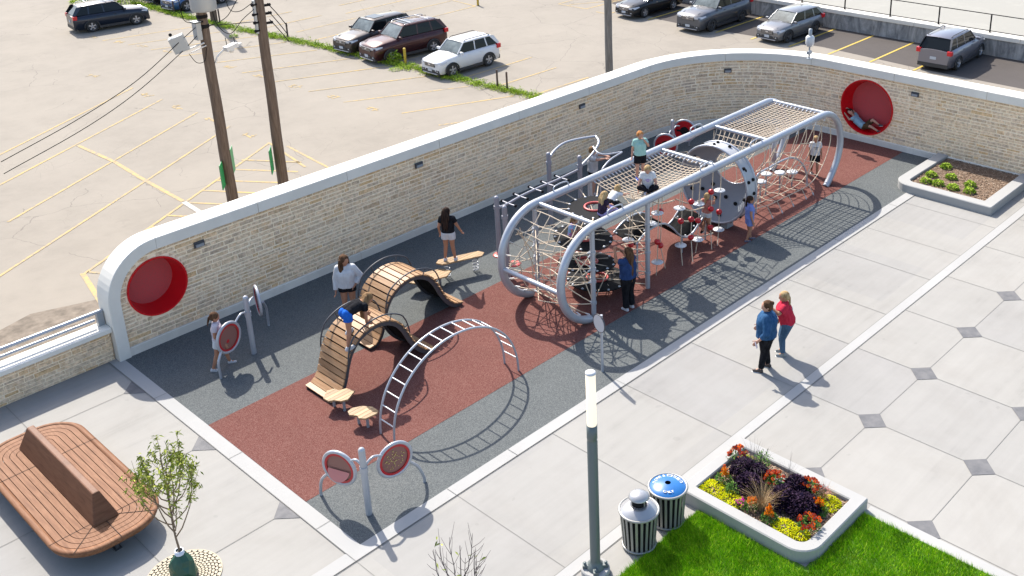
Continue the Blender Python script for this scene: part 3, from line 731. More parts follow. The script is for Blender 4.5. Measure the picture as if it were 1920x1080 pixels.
for (a, u) in ((-95, .18), (-70, .5), (-60, .2), (-40, .42), (-120, .45), (-28, .2), (-150, .35), (-90, .62), (-5, .3), (30, .25), (150, .3), (-165, .6), (-48, .7)):
    p = (DX+.40*math.sin(u*math.pi/2)-.02, DY-.34*u+((DR-.015)*(1-u)+.58*u)*math.cos(R(a+0)), DZ+.47*u+((DR-.015)*(1-u)+.47*u)*math.sin(R(a)))
    mb = MB(); mb.sphere(p, .062, 8, 0, (.7, 1, .9)); mb.build('hand_hold', M['black'], cl)
for k in range(18):
    a = R(-60-k*14); p = (DX+.12+.2*(k % 2), DY+(DR+.02)*math.cos(a+math.pi), DZ+(DR+.02)*math.sin(a+math.pi))
    a = R(-100+k*13+6*(k % 3)); p = (DX+.1+.21*(k % 2), DY-(DR+.015)*math.cos(a), DZ+(DR+.015)*math.sin(a))
    mb = MB(); mb.sphere(p, .05, 8, 0, (1, 1, 1)); mb.build('hand_hold', M['black'], cl)
mb = MB(); mb.box((DX+.21, DY-.35, .09), (.3, .22, .2)); mb.box((DX+.21, DY+.5, .12), (.3, .22, .24)); mb.build('drum_foot', M['lightgrey'], cl)
# white stool steps and low arch pipe
for (x, y, z_) in ((16.55, 2.95, .70), (17.15, 3.15, .70), (17.75, 3.05, .58), (18.2, 2.9, .5)):
    mb = MB(); mb.lathe([(.001, .03), (.14, .03), (.17, .015), (.17, -.015), (.10, -.05), (.001, -.06)], (x, y, z_), 24); sdk = mb.build('stool_step', M['white'], cl)
    mb = MB(); mb.tube([(x, y, 0), (x, y, z_-.04)], .025, 8); mb.build('stool_leg', M['lightgrey'], sdk)
mb = MB(); mb.tube(catmull([(15.85, 2.62, 0), (15.85, 2.62, .9), (15.9, 2.62, 1.22), (16.5, 2.6, 1.27), (17.1, 2.6, 1.28), (17.6, 2.6, 1.22), (18.05, 2.6, 1.0), (18.4, 2.58, .62), (18.5, 2.56, .25), (18.52, 2.56, 0)], 5), .03, 8); mb.build('arch_pipe', M['galv'], cl)
mb = MB(); mb.tube(catmull([(19.05, YR, .15), (18.98, YR-.02, .8), (19.2, YR-.02, 1.4)], 5), .085, 12); mb.build('rear_strut', M['galv'], cl)

# ================================================================ round play panels on posts
def pod_panel(parent, c, r, yaw, tilt, kind):
    """round framed panel; its face looks along yaw"""
    Mx = Matrix.Rotation(yaw, 3, 'Z') @ Matrix.Rotation(math.pi/2+tilt, 3, 'Y')
    mb = MB(); mb.tube([Vector(c)+Mx @ Vector((r*math.cos(2*math.pi*k/40), r*math.sin(2*math.pi*k/40), 0)) for k in range(40)], .035, 10, 0, False, True)
    fr = mb.build('panel_frame', M['galv'], parent)
    mb = MB(); mb.lathe([(r-.02, -.02), (r-.02, .02), (r-.07, .022), (r-.07, -.022), (r-.02, -.02)], c, 40, 0, False, Mx); mb.build('panel_ring', M['redpl'], fr)
    return fr, Mx
clear = new_mat('tinted_window', (.21, .088, .072), .4)
mirr = new_mat('pink_glossy_panel', (.50, .17, .15), .3, .0)
def panel_post(name, label, base, h, arms, feet, r, extra):
    t = thing(name, label, 'play panel')
    x, y = base
    mb = MB(); mb.tube([(x, y, 0), (x, y, h-.06)], .062, 14); mb.sphere((x, y, h-.06), .0625, 12); mb.build('post', M['galv'], t)
    mb = MB(); mb.tube([(x, y, h-.52), (x, y, h-.40)], .075, 14); mb.build('collar', M['galv'], t)
    for (c, yaw), ft, ex in zip(arms, feet, extra):
        fr, Mx = pod_panel(t, c, r, yaw, 0, ex); c = Vector(c); d = Vector((x, y, 0))-Vector((c.x, c.y, 0)); d.normalize()
        e = c+d*r*.75+Vector((0, 0, r*.66)); a = Vector((x, y, h-.42))
        mid = (e+a)/2+Vector((0, 0, .09)); mb = MB(); mb.tube(catmull([a, mid, e], 6), .024, 8); mb.build('arm', M['galv'], t)
        e2 = c-d*r*.80-Vector((0, 0, r*.55)); ft = Vector((*ft, 0)); mb = MB(); mb.tube(catmull([e2, e2.lerp(ft, .35)-d*.09, ft+Vector((0, 0, .12)), ft], 6), .03, 8); mb.build('foot', M['galv'], t)
        if ex == 'window':
            mb = MB(); mb.lathe([(.001, .0), (r-.062, .0)], c, 40, 0, False, Mx); mb.build('window_pane', clear, fr)
            mb = MB(); rq = random.Random(2)
            for k in range(90):
                a_ = rq.uniform(0, 6.28); q_ = math.sqrt(rq.random())*(r-.13); p = c+Mx @ Vector((q_*math.cos(a_), q_*math.sin(a_), rq.choice([-.012, .012]))); mb.sphere(p, .009, 6)
            mb.build('glitter_beads', new_mat('gold_bead', (.75, .6, .2), .25, .5), fr)
        elif ex == 'mirror':
            mb = MB(); mb.lathe([(.001, .0), (r-.062, .0)], c, 40, 0, False, Mx); mb.build('window_pane', clear, fr)
            # a sloping half-moon tray across the lower half
            mb = MB(); n_ = 18; pts = [c+Mx @ Vector(((r-.1)*(.05-abs(math.sin(math.pi*k/n_))*.15)+.02, (r-.1)*math.cos(math.pi*k/n_)*.95, .02)) for k in range(n_+1)]
            half = [c+Mx @ Vector(((r-.1)*(.12+.8*math.sin(math.pi*k/n_)), (r-.1)*math.cos(math.pi*k/n_)*.98, .03+.10*math.sin(math.pi*k/n_))) for k in range(n_+1)]
            mb.poly(half); mb.build('half_moon_panel', mirr, fr)
        elif ex == 'gears':
            mb = MB(); mb.lathe([(.001, .0), (r-.062, .0)], c, 40, 0, False, Mx); mb.build('window_pane', clear, fr)
            rq = random.Random(4)
            cols = [('blue_gear', (.05, .12, .6), .08, (-.1, .08)), ('orange_gear', (.75, .35, .04), .07, (.05, -.13)), ('yellow_gear', (.7, .6, .1), .07, (.02, .14)), ('tan_gear', (.5, .42, .3), .07, (.16, .04))]
            for nm, cc, rr, (a_, b2) in cols:
                mb = MB(); p = c+Mx @ Vector((a_, b2, -.03)); gp = [(rr*(1 if k % 2 else .8)*math.cos(2*math.pi*k/16), rr*(1 if k % 2 else .8)*math.sin(2*math.pi*k/16)) for k in range(16)]
                mb.add([p+Mx @ Vector((u, v_, w)) for w in (-.01, .01) for u, v_ in gp], [tuple(range(16)), tuple(range(16, 32))]+[(k, (k+1) % 16, 16+(k+1) % 16, 16+k) for k in range(16)]); mb.build('gear', new_mat(nm, cc, .3), fr)
            mb = MB(); mb.sphere(c+Mx @ Vector((.08, -.03, -.07)), .085, 14, 0, (1, 1, 1)); mb.build('gear_knob', M['redpl'], fr)
            mb = MB()
            for k in range(60):
                a_ = rq.uniform(0, 6.28); q_ = math.sqrt(rq.random())*(r-.13); mb.sphere(c+Mx @ Vector((q_*math.cos(a_), q_*math.sin(a_), -.02)), .011, 6)
            mb.build('glitter_beads', new_mat('silver_bead', (.75, .72, .7), .2, .6), fr)
        elif ex == 'spiral':
            mb = MB(); mb.lathe([(.001, -.004), (r-.03, -.004)], c, 40, 0, False, Mx); mb.build('spiral_disc', M['white'], fr)
            mb = MB()
            for q_ in (.03, .08, .13, .18, .23):
                if q_ < r-.05:
                    for w in (-.012, .012): mb.lathe([(q_, w), (q_+.028, w)], Vector(c)+Mx @ Vector((0, 0, 0)), 32, 0, False, Mx)
            mb.build('spiral_pattern', new_mat('dark_plum', (.06, .02, .04), .4), fr)
        elif ex == 'dark':
            mb = MB(); mb.lathe([(.001, 0), (r-.02, 0)], c, 40, 0, False, Mx); mb.build('back_disc', M['redpl'], fr)
            mb = MB(); mb.lathe([(.001, -.02), (r*.38, -.02), (r*.38, .02), (.001, .02)], c, 24, 0, False, Mx); mb.build('centre_disc', M['black'], fr)
            mb = MB(); mb.box(Vector(c), (.045, r*1.4, .06), 0, yaw); mb.build('cross_bar', M['black'], fr)
    return t
# front pair (near corner)
panel_post('play_panel_post', 'silver post with two red ringed round panels at the near corner of the rubber', (.58, .53), 1.44,
    [((.40, 1.03, .86), R(200)), ((1.22, .50, .84), R(262))], [(.30, 1.62), (1.80, .47)], .335, ['mirror', 'window'])
panel_post('play_panel_post', 'silver post with a red gear panel and a black spiral panel near the left cubby', (2.1, 7.0), 1.5,
    [((1.45, 6.76, .82), R(288)), ((2.60, 7.42, 1.02), R(160))], [(1.06, 6.62), (3.0, 7.85)], .34, ['gears', 'spiral'])
panel_post('play_panel_post', 'silver post with two dark red round panels behind the rope climber', (17.9, 7.35), 1.3,
    [((17.3, 7.15, .62), R(205)), ((18.55, 7.35, .72), R(205))], [(16.9, 7.1), (19.0, 7.5)], .38, ['dark', 'dark'])

# ================================================================ wooden wave bridges
prof = [(-1.38, .06), (-1.2, .10), (-1.05, .24), (-.96, .45), (-.88, .70), (-.76, .96), (-.56, 1.18), (-.3, 1.31), (0, 1.35), (.28, 1.29), (.52, 1.14), (.70, .90), (.84, .60), (1.0, .34), (1.2, .15), (1.45, .07)]
def wave(label, x0, ya, yb):
    t = thing('wooden_wave_bridge', label, 'climbing arch', (x0, 0, 0), group='wooden slat wave bridges')
    c = catmull([(x, 0, z_) for x, z_ in prof], 12)
    # arc-length resample
    L = [0]
    for a, b in zip(c[:-1], c[1:]): L.append(L[-1]+(b-a).length)
    def at(s):
        for i in range(len(L)-1):
            if L[i+1] >= s: u = (s-L[i])/(L[i+1]-L[i]); return c[i].lerp(c[i+1], u), (c[i+1]-c[i]).normalized()
        return c[-1], (c[-1]-c[-2]).normalized()
    N = 27; sl = MB(); st = L[-1]/N; rq = random.Random(int(x0*10))
    for k in range(N):
        p, tg = at((k+.5)*st); ang = -math.atan2(tg.z, tg.x); nrm = Vector((-tg.z, 0, tg.x)); pc = p+nrm*.018
        sl.box((pc.x, (ya+yb)/2+rq.uniform(-.008, .008), pc.z), (st*.83, yb-ya, .03), 0, 0, ang)
    sl.build('slats', M['slat'], t)
    for y in (ya+.06, yb-.06):
        b = MB(); n = len(c); vs = []
        for i, p in enumerate(c):
            tg = (c[min(i+1, n-1)]-c[max(i-1, 0)]).normalized(); nr = Vector((-tg.z, 0, tg.x)); q_ = p-nr*.10
            vs += [(p.x, y-.02, p.z-.002), (p.x, y+.02, p.z-.002), (q_.x, y+.02, max(.0, q_.z)), (q_.x, y-.02, max(.0, q_.z))]
        b.add(vs, [(i*4+k, i*4+(k+1) % 4, i*4+4+(k+1) % 4, i*4+4+k) for i in range(n-1) for k in range(4)]); b.build('side_beam', M['darkgrey'], t)
    b = MB(); vs = []; n = len(c)
    for i, p in enumerate(c):
        tg = (c[min(i+1, n-1)]-c[max(i-1, 0)]).normalized(); nr = Vector((-tg.z, 0, tg.x)); q_ = p-nr*.03; vs += [(q_.x, ya+.08, q_.z), (q_.x, yb-.08, q_.z)]
    b.add(vs, [(2*i, 2*i+1, 2*i+3, 2*i+2) for i in range(n-1)]); b.build('belt_underside', M['belt'], t)
    for y in (ya-.03, yb+.03):
        pts = []
        for k in range(30):
            s = L[-1]*(.24+.50*k/29); p, tg = at(s); nr = Vector((-tg.z, 0, tg.x)); lift = .17*min(1, 4.5*min(k, 29-k)/29)+.02; q_ = p+nr*lift; pts.append((q_.x, y, q_.z))
        b = MB(); b.tube(pts, .017, 8)
        for k in (3, 10, 19, 26):
            s = L[-1]*(.24+.50*k/29); p, tg = at(s); b.tube([(p.x, y, p.z), pts[k]], .012, 6)
        b.build('hand_rail', M['darkgrey'], t)
    return t
wave('near wooden slat wave bridge that a girl in blue shorts climbs', 3.45, 3.90, 4.86)
wave('far wooden slat wave bridge, empty, beside the climbing girl', 5.27, 5.02, 6.02)
# stepping tables
def table(label, pts, z, legs, mat=None, name='stepping_table', grp='low wooden stepping tables'):
    t = thing(name, label, 'step', (0, 0, 0), group=grp)
    # planks: clip polygon into strips along x
    def clip(poly, a, b):
        def cl1(P, f):
            out = []
            for i in range(len(P)):
                p, q_ = P[i], P[(i+1) % len(P)]; fp, fq = f(p), f(q_)
                if fp >= 0: out.append(p)
                if fp*fq < 0: u = fp/(fp-fq); out.append((p[0]+(q_[0]-p[0])*u, p[1]+(q_[1]-p[1])*u))
            return out
        P = cl1(poly, lambda p: p[1]-a)
        return cl1(P, lambda p: b-p[1]) if len(P) > 2 else []
    mb = MB(); y0 = min(p[1] for p in pts); y1 = max(p[1] for p in pts); n = max(3, round((y1-y0)/.10))
    for k in range(n):
        P = clip(pts, y0+(y1-y0)*k/n+.004, y0+(y1-y0)*(k+1)/n-.004)
        if len(P) > 2: mb.prism(P, z-.035, z)
    mb.build('table_top', mat or M['slatx'], t)
    for (x, y) in legs:
        mb = MB(); mb.tube([(x, y, 0), (x, y, z-.036)], .03, 12); mb.build('leg', M['lightgrey'], t)
    return t
def hexp(cx, cy, lx, ly, cut=.3, rz=0):
    P = [(-lx, 0), (-lx*(1-cut), -ly), (lx*(1-cut), -ly), (lx, 0), (lx*(1-cut), ly), (-lx*(1-cut), ly)]
    return [(cx+x*math.cos(rz)-y*math.sin(rz), cy+x*math.sin(rz)+y*math.cos(rz)) for x, y in P]
zt = .33
table('wooden stepping table with notched edge beside the foot of the near wave bridge', [(1.87, 3.83), (1.88, 3.66), (1.98, 3.59), (2.05, 3.46), (2.18, 3.40), (2.46, 3.55), (2.40, 3.76), (2.25, 3.83), (2.22, 3.95), (2.08, 4.0)], zt, [(2.1, 3.82), (2.15, 3.52)])
table('wooden stepping table between the near wave bridge and the silver ladder arch', [(1.93, 3.05), (2.06, 3.08), (2.24, 2.98), (2.36, 2.80), (2.36, 2.60), (2.28, 2.54), (2.02, 2.57), (1.94, 2.68), (1.97, 2.78), (1.88, 2.92)], zt, [(2.08, 2.92), (2.13, 2.68)])
table('wooden step platform just behind the far wave bridge', hexp(6.72, 6.35, .62, .24, .35, R(-20)), .36, [(6.5, 6.4), (7.0, 6.25)])
t = table('long wooden spring plank with two coil springs under the standing girl', hexp(7.75, 6.30, .66, .15, .18, R(-22)), .50, [], name='spring_plank', grp=None)
for (x, y) in ((7.40, 6.43), (8.12, 6.15)):
    mb = MB(); n = 70; mb.tube([(x+.07*math.cos(2*math.pi*5*k/n), y+.07*math.sin(2*math.pi*5*k/n), .02+.43*k/n) for k in range(n+1)], .013, 6); mb.build('coil_spring', M['galv'], t)

# ================================================================ silver ladder arch
t = thing('ladder_arch', 'arched silver climbing ladder over the red rubber band', 'ladder arch')
lc, lr, lh = 3.87, 1.7, 1.70
def lp(a, y): return Vector((lc-lr*math.cos(a), y, lh*math.sin(a)**.9))
for y in (1.86, 2.31):
    mb = MB(); mb.tube([lp(math.pi*k/48, y) for k in range(49)], .024, 10); mb.build('side_rail', M['galv'], t)
for k in range(17):
    a = math.pi*(k+1.0)/18; mb = MB(); mb.tube([lp(a, 1.86), lp(a, 2.31)], .014, 8); mb.build('rung', M['whitemetal'], t)

# ================================================================ overhead bars beside the wall
t = thing('balance_frame', 'grey posts with curved overhead bars and black pegs behind the climber', 'climbing frame')
PA, PB, PC, PD = (8.6, 5.72), (8.35, 5.15), (11.45, 6.66), (12.0, 5.98)
for (x, y), h in ((PA, 2.12), (PB, 2.1), (PC, 2.24), (PD, 2.15)):
    mb = MB(); mb.tube([(x, y, 0), (x, y, h-.06)], .066, 14); mb.sphere((x, y, h-.06), .066, 12); mb.tube([(x, y, h-.36), (x, y, h-.27)], .082, 14); mb.build('post', M['galv_dk'], t)
bar = catmull([(PA[0], PA[1], 1.78), (8.95, 5.75, 1.75), (9.6, 5.9, 1.72), (10.35, 5.98, 1.70), (11.1, 5.98, 1.70), (PD[0], PD[1], 1.74)], 6)
mb = MB(); mb.tube(bar, .035, 10); mb.build('overhead_bar', M['galv_dk'], t)
for k, i in enumerate((3, 7, 12, 17, 21, 25)):
    for sgn in (1, -1):
        if sgn == -1 and k == 0: continue
        p = bar[i]; e = p+Vector((.02, .26*sgn, .0)); mb = MB(); mb.tube([p, e], .02, 8); pg = mb.build('peg', M['galv_dk'], t)
        mb = MB(); mb.sphere(e, .042, 10); mb.build('peg_knob', M['black'], pg)
top = Vector((13.3, 6.55, 2.22))
mb = MB(); mb.tube(catmull([(PC[0], PC[1], 1.95), (11.75, 6.8, 2.1), (12.3, 6.9, 2.2), (12.8, 6.78, 2.22), top], 6), .033, 10); mb.build('overhead_bar', M['galv'], t)
mb = MB(); mb.tube(catmull([top, (13.1, 6.25, 2.15), (12.6, 6.05, 2.0), (PD[0], PD[1], 1.8)], 6), .033, 10); mb.build('overhead_bar', M['galv'], t)
mb = MB(); mb.tube(catmull([(12.75, 6.15, 2.15), (12.62, 5.85, 2.08), (12.7, 5.65, 2.05), (12.95, 5.5, 2.05), (13.15, 5.4, 2.05), (12.7, 5.38, 2.0), (12.35, 5.3, 1.95), (12.1, 5.25, 1.8), (12.05, 5.25, 1.3), (12.05, 5.25, 0)], 5), .025, 8); mb.build('grab_loop', M['galv'], t)
for (x, y) in (PA, (8.5, 5.05)):
    mb = MB(); mb.lathe([(.066, .36), (.16, .36), (.18, .34), (.16, .32), (.066, .32)], (x, y, .1), 24); mb.build('foot_disc', M['redring'], t)
# sign
t = thing('round_sign', 'round white sign seen edge-on on a thin silver post by the kerb', 'sign')
mb = MB(); mb.tube([(6.76, .44, 0), (6.76, .44, 1.42)], .03, 10); mb.build('post', M['galv'], t)
Mx = Matrix.Rotation(R(-12), 3, 'Z') @ Matrix.Rotation(R(90), 3, 'Y')
mb = MB(); mb.lathe([(.001, -.01), (.2, -.01), (.2, .01), (.001, .01)], (6.72, .47, 1.22), 32, 0, False, Mx); sg = mb.build('sign_plate', M['whitemetal'], t)
mb = MB(); mb.lathe([(.2, -.014), (.212, -.014), (.212, .014), (.2, .014), (.2, -.014)], (6.72, .47, 1.22), 32, 0, False, Mx); mb.build('sign_edge', M['darkgrey'], sg)
# sensor on the coping
t = thing('sensor_pole', 'white camera housing on a short pole on the coping above the wall curve', 'camera', (22.75, 5.25, ZT))
mb = MB(); mb.tube([(0, 0, 0), (0, 0, .45)], .03, 8); mb.box((0, 0, .01), (.16, .16, .02)); mb.box((-.08, -.05, .25), (.18, .1, .1)); mb.build('bracket', M['lightgrey'], t)
mb = MB(); mb.lathe([(.001, .42), (.11, .45), (.15, .55), (.15, .76), (.10, .82), (.001, .83)], (0, 0, 0), 20); mb.build('housing', M['whitemetal'], t)
mb = MB(); mb.lathe([(.06, .83), (.06, 1.05), (.001, 1.06)], (0, 0, 0), 12); mb.build('antenna_cap', M['lightgrey'], t)
# ================================================================ lamp column
t = thing('lamp_column', 'slim grey-green lamp column with a frosted glowing tube top', 'street lamp', (2.22, -3.5, 0))
mb = MB(); mb.lathe([(.24, 0), (.24, .10), (.225, .12), (.001, .12)], (0, 0, 0), 32, 0, False); mb.build('concrete_base', M['kerb'], t)
mb = MB(); mb.lathe([(.15, .12), (.15, .16), (.10, .20), (.085, .26)], (0, 0, 0), 24)
for k in range(4):
    a = math.pi/4+math.pi/2*k; mb.box((.155*math.cos(a), .155*math.sin(a), .155), (.12, .09, .05), 0, a); mb.lathe([(.001, .22), (.025, .22), (.025, .18)], (.175*math.cos(a), .175*math.sin(a), 0), 8)
mb.build('base_plate', M['lamp_pole'], t)
mb = MB(); mb.lathe([(.085, .2), (.085, 2.62), (.079, 2.63), (.079, 2.67), (.086, 2.68), (.086, 2.93), (.001, 2.93)], (0, 0, 0), 28); mb.build('shaft', M['lamp_pole'], t)
mb = MB(); mb.lathe([(.078, 2.93), (.078, 3.86), (.001, 3.86)], (0, 0, 0), 28); mb.build('light_tube', M['glow'], t)
mb = MB(); mb.lathe([(.084, 3.86), (.084, 3.885), (.06, 3.90), (.001, 3.905)], (0, 0, 0), 28); mb.build('top_cap', M['whitemetal'], t)

# ================================================================ bins
def txt_mesh(cu):
    o = bpy.data.objects.new('tmp', cu); COL.objects.link(o); dg = bpy.context.evaluated_depsgraph_get(); dg.update()
    me = bpy.data.meshes.new_from_object(o.evaluated_get(dg)); bpy.data.objects.remove(o); return me
def bin_(label, loc, kind):
    t = thing('litter_bin', label, 'litter bin', loc, 0, 'round slatted litter bins')
    rb, rt_, H = .285, .335, .74; ns = 22
    for k in range(ns):
        a = 2*math.pi*k/ns; mb = MB()
        n_ = Vector((-math.sin(a), math.cos(a), 0)); d = Vector((math.cos(a), math.sin(a), 0))
        vs = []
        for (r, z_) in ((rb, .05), (rb+.01, .25), (rt_-.012, .62), (rt_, H)):
            for w, o_ in ((-.021, 0), (.021, 0), (.021, -.012), (-.021, -.012)): vs.append(d*(r+o_)+n_*w+Vector((0, 0, z_)))
        mb.add(vs, [(i*4+j, i*4+(j+1) % 4, i*4+4+(j+1) % 4, i*4+4+j) for i in range(3) for j in range(4)]); mb.build('slat', M['binmetal'], t)
    mb = MB(); mb.tube([(rt_*math.cos(2*math.pi*k/36), rt_*math.sin(2*math.pi*k/36), H+.01) for k in range(36)], .022, 8, 0, False, True); mb.build('top_hoop', M['binmetal'], t)
    mb = MB(); mb.tube([(rb*math.cos(2*math.pi*k/36), rb*math.sin(2*math.pi*k/36), .05) for k in range(36)], .02, 8, 0, False, True); mb.lathe([(.001, .0), (.2, 0), (.2, .03), (.001, .03)], (0, 0, 0), 24); mb.build('base_hoop', M['binmetal'], t)
    mb = MB(); mb.lathe([(.24, .04), (.26, .70), (.001, .70)], (0, 0, 0), 28); mb.build('liner', M['black'], t)
    if kind == 'dome':
        mb = MB(); mb.lathe([(.33, .745), (.315, .765), (.19, .84), (.125, .87), (.125, .80)], (0, 0, 0), 36); lid = mb.build('lid', M['dome'], t)
        mb = MB(); mb.lathe([(.118, .865), (.118, .96), (.001, .96)], (0, 0, 0), 24); mb.build('opening', M['black'], lid)
        mb = MB(); mb.lathe([(.18, 1.01), (.175, 1.03), (.135, 1.07), (.07, 1.095), (.001, 1.10)], (0, 0, 0), 32); mb.lathe([(.001, 1.01), (.18, 1.01)], (0, 0, 0), 32); mb.build('rain_dome', M['dome'], lid)
        mb = MB()
        for k in range(3): a = 2*math.pi*k/3+.5; mb.tube([(.122*math.cos(a), .122*math.sin(a), .86), (.122*math.cos(a), .122*math.sin(a), 1.01)], .012, 6)
        mb.build('dome_strut', M['binmetal'], lid)
    else:
        prof_ = [(.325, .75), (.31, .765), (.22, .80), (.12, .822), (.052, .83)]
        mb = MB(); mb.lathe(prof_, (0, 0, 0), 40); lid = mb.build('lid', M['bluelid'], t)
        mb = MB(); mb.lathe([(.052, .83), (.052, .76), (.001, .76)], (0, 0, 0), 20); mb.build('opening', M['black'], lid)
        def put(txt, r, mid, step, size, flip=False):
            lm = MB(); vd = R(43)          # towards the top of the picture
            for i, ch in enumerate(txt):
                if ch == ' ': continue
                a = vd+mid+(step*(len(txt)-1)/2-step*i)
                cu = bpy.data.curves.new('lettering', 'FONT'); cu.body = ch; cu.size = size; cu.extrude = .002; cu.align_x = 'CENTER'; cu.align_y = 'CENTER'; cu.offset = .0025
                zz = .80+.012*0+(.22-r)*.22; zz = np.interp(r, [.052, .12, .22, .31], [.83, .822, .80, .765])+.004
                me = txt_mesh(cu); W_ = Matrix.Translation((r*math.cos(a), r*math.sin(a), float(zz))) @ Matrix.Rotation(a-math.pi/2 if not flip else a+math.pi/2, 4, 'Z')
                lm.add([W_ @ v.co for v in me.vertices], [tuple(p.vertices) for p in me.polygons])
            lm.build('lettering', M['whitemetal'], lid)
        put('CANS & BOTTLES', .225, 0, -0.0+.165, .078)
        put('ONLY', .215, math.pi, -.21, .085, True)
        for s_ in (1, -1):
            a = R(43)+s_*1.35; mb = MB(); mb.lathe([(.018, 0), (.03, 0)], (.24*math.cos(a), .24*math.sin(a), .80), 12, 0, False); mb.build('round_mark', M['whitemetal'], lid)
    return t
bin_('silver slatted litter bin with a domed rain cap, nearest the lamp column', (3.20, -3.62, 0), 'dome')
bin_('slatted litter bin with a bright blue lid beside the flower planter', (3.98, -3.62, 0), 'blue')

# ================================================================ planters
def rounded(x0, y0, x1, y1, rads, n=8):
    out = []
    for (cx, cy, sx, sy, r, a0) in ((x0, y0, 1, 1, rads[0], 180), (x1, y0, -1, 1, rads[1], 270), (x1, y1, -1, -1, rads[2], 0), (x0, y1, 1, -1, rads[3], 90)):
        if r == 0: out.append((cx, cy)); continue
        for k in range(n+1): a = R(a0+90*k/n); out.append((cx+sx*r+r*math.cos(a), cy+sy*r+r*math.sin(a)))
    return out
def planter(label, x0, y0, x1, y1, w, rads, H):
    t = thing('planter', label, 'planter')
    def ring(off, z_):
        rr = [max(0, r-off) if r else 0 for r in rads]
        return [(x, y, z_) for x, y in rounded(x0+off, y0+off, x1-off, y1-off, [r if r > .0 else 0 for r in [max(.02, r-off) for r in rads]])]
    L = [ring(0, 0), ring(0, H-.02), ring(.02, H), ring(w-.02, H), ring(w, H-.02), ring(w, H-.14)]
    n = len(L[0]); vs = [p for l in L for p in l]
    mb = MB(); mb.add(vs, [(i*n+k, i*n+(k+1) % n, (i+1)*n+(k+1) % n, (i+1)*n+k) for i in range(len(L)-1) for k in range(n)]); mb.build('concrete_wall', M['kerb'], t)
    mb = MB(); mb.poly([(x, y, H-.09) for x, y, _ in ring(w-.01, 0)]); mb.build('mulch', M['soil'], t)
    return t
PH = .26
planter('pale concrete planter full of bright flowers on the lawn corner', 4.56, -6.12, 6.55, -3.40, .24, [.42, .04, .04, .04], PH)
# planter rim partition running on as the lawn edge handled below
planter('pale concrete planter with mulch and few green plants by the far wall', 20.0, -2.6, 24.0, .50, .36, [.05, .05, .05, .55], PH)
# mulch chips
def chips(x0, x1, y0, y1, z, n, name='bark_mulch'):
    V = []; F = []
    rq = np.random.default_rng(3)
    for i in range(n):
        x, y = rq.uniform(x0, x1), rq.uniform(y0, y1); a = rq.uniform(0, 6.28); l, w = rq.uniform(.015, .045), rq.uniform(.006, .014); dz = rq.uniform(0, .02); ti = rq.uniform(-.4, .4)
        c, s = math.cos(a), math.sin(a); b = len(V)
        for u, v in ((-l, -w), (l, -w), (l, w), (-l, w)): V.append((x+u*c-v*s, y+u*s+v*c, z+dz+u*ti))
        F.append((b, b+1, b+2, b+3))
    me = bpy.data.meshes.new(name); me.from_pydata(V, [], F); m = new_mat('bark_chips', (.3, .2, .12), .9); q = NT(m); gg = q.n('ShaderNodeNewGeometry')
    q.base(q.ramp(gg.outputs['Random Per Island'], [(0, (.08, .045, .025)), (.5, (.19, .12, .075)), (1, (.34, .26, .19))])); me.materials.append(m)
    o = bpy.data.objects.new(name, me); COL.objects.link(o); o['kind'] = 'stuff'; return o
chips(4.85, 6.27, -5.85, -3.66, PH-.085, 3800); chips(20.45, 23.6, -2.2, .1, PH-.085, 5000)

# ================================================================ foliage helpers
def leaf_obj(name, V, F, mats, parent=None, mi=None, tone=None):
    me = bpy.data.meshes.new(name); me.from_pydata(V, [], F)
    for m in (mats if isinstance(mats, (list, tuple)) else [mats]): me.materials.append(m)
    if mi is not None: me.polygons.foreach_set('material_index', mi)
    me.update(); o = bpy.data.objects.new(name, me); COL.objects.link(o)
    if parent is not None: o.parent = parent
    return o
def leafmat(name, stops, rough=.85, trans=.25):
    m = new_mat(name, stops[0][1], rough, 0, .06); q = NT(m); gg = q.n('ShaderNodeNewGeometry'); q.base(q.ramp(gg.outputs['Random Per Island'], stops))
    if trans:
        try: q.b.inputs['Transmission Weight'].default_value = 0
        except Exception: pass
    return m
LM = {
 'yellow': leafmat('yellow_leaf', [(0, (.38, .36, .003)), (.5, (.56, .52, .006)), (1, (.34, .44, .01))]),
 'purple': leafmat('purple_leaf', [(0, (.008, .004, .010)), (.6, (.022, .011, .026)), (1, (.06, .035, .066))]),
 'green': leafmat('green_leaf', [(0, (0.032, 0.088, 0.016)), (.6, (0.08, 0.176, 0.032)), (1, (0.176, 0.256, 0.064))]),
 'orange': leafmat('orange_flower', [(0, (.52, .05, .003)), (.5, (.66, .15, .004)), (1, (.62, .30, .01))]),
 'rust': leafmat('rust_flower', [(0, (.16, .008, .003)), (.6, (.34, .025, .003)), (1, (.50, .09, .006))]),
 'magenta': leafmat('magenta_flower', [(0, (0.28, 0.008, 0.128)), (1, (0.48, 0.032, 0.256))]),
 'tan': leafmat('tan_grass', [(0, (0.24, 0.152, 0.072)), (.6, (0.384, 0.264, 0.136)), (1, (0.496, 0.376, 0.224))]),
 'grey': leafmat('dry_grass', [(0, (0.096, 0.088, 0.096)), (1, (0.224, 0.192, 0.192))]),
 'darkc': new_mat('flower_centre', (0.024, 0.012, 0.008), .8),
 'weed': leafmat('weed_leaf', [(0, (.12, .22, .015)), (.5, (.26, .38, .03)), (1, (.44, .52, .09))]),
 'treeleaf': leafmat('olive_leaf', [(0, (.11, .15, .015)), (.5, (.25, .29, .04)), (1, (.42, .44, .10))]),
}
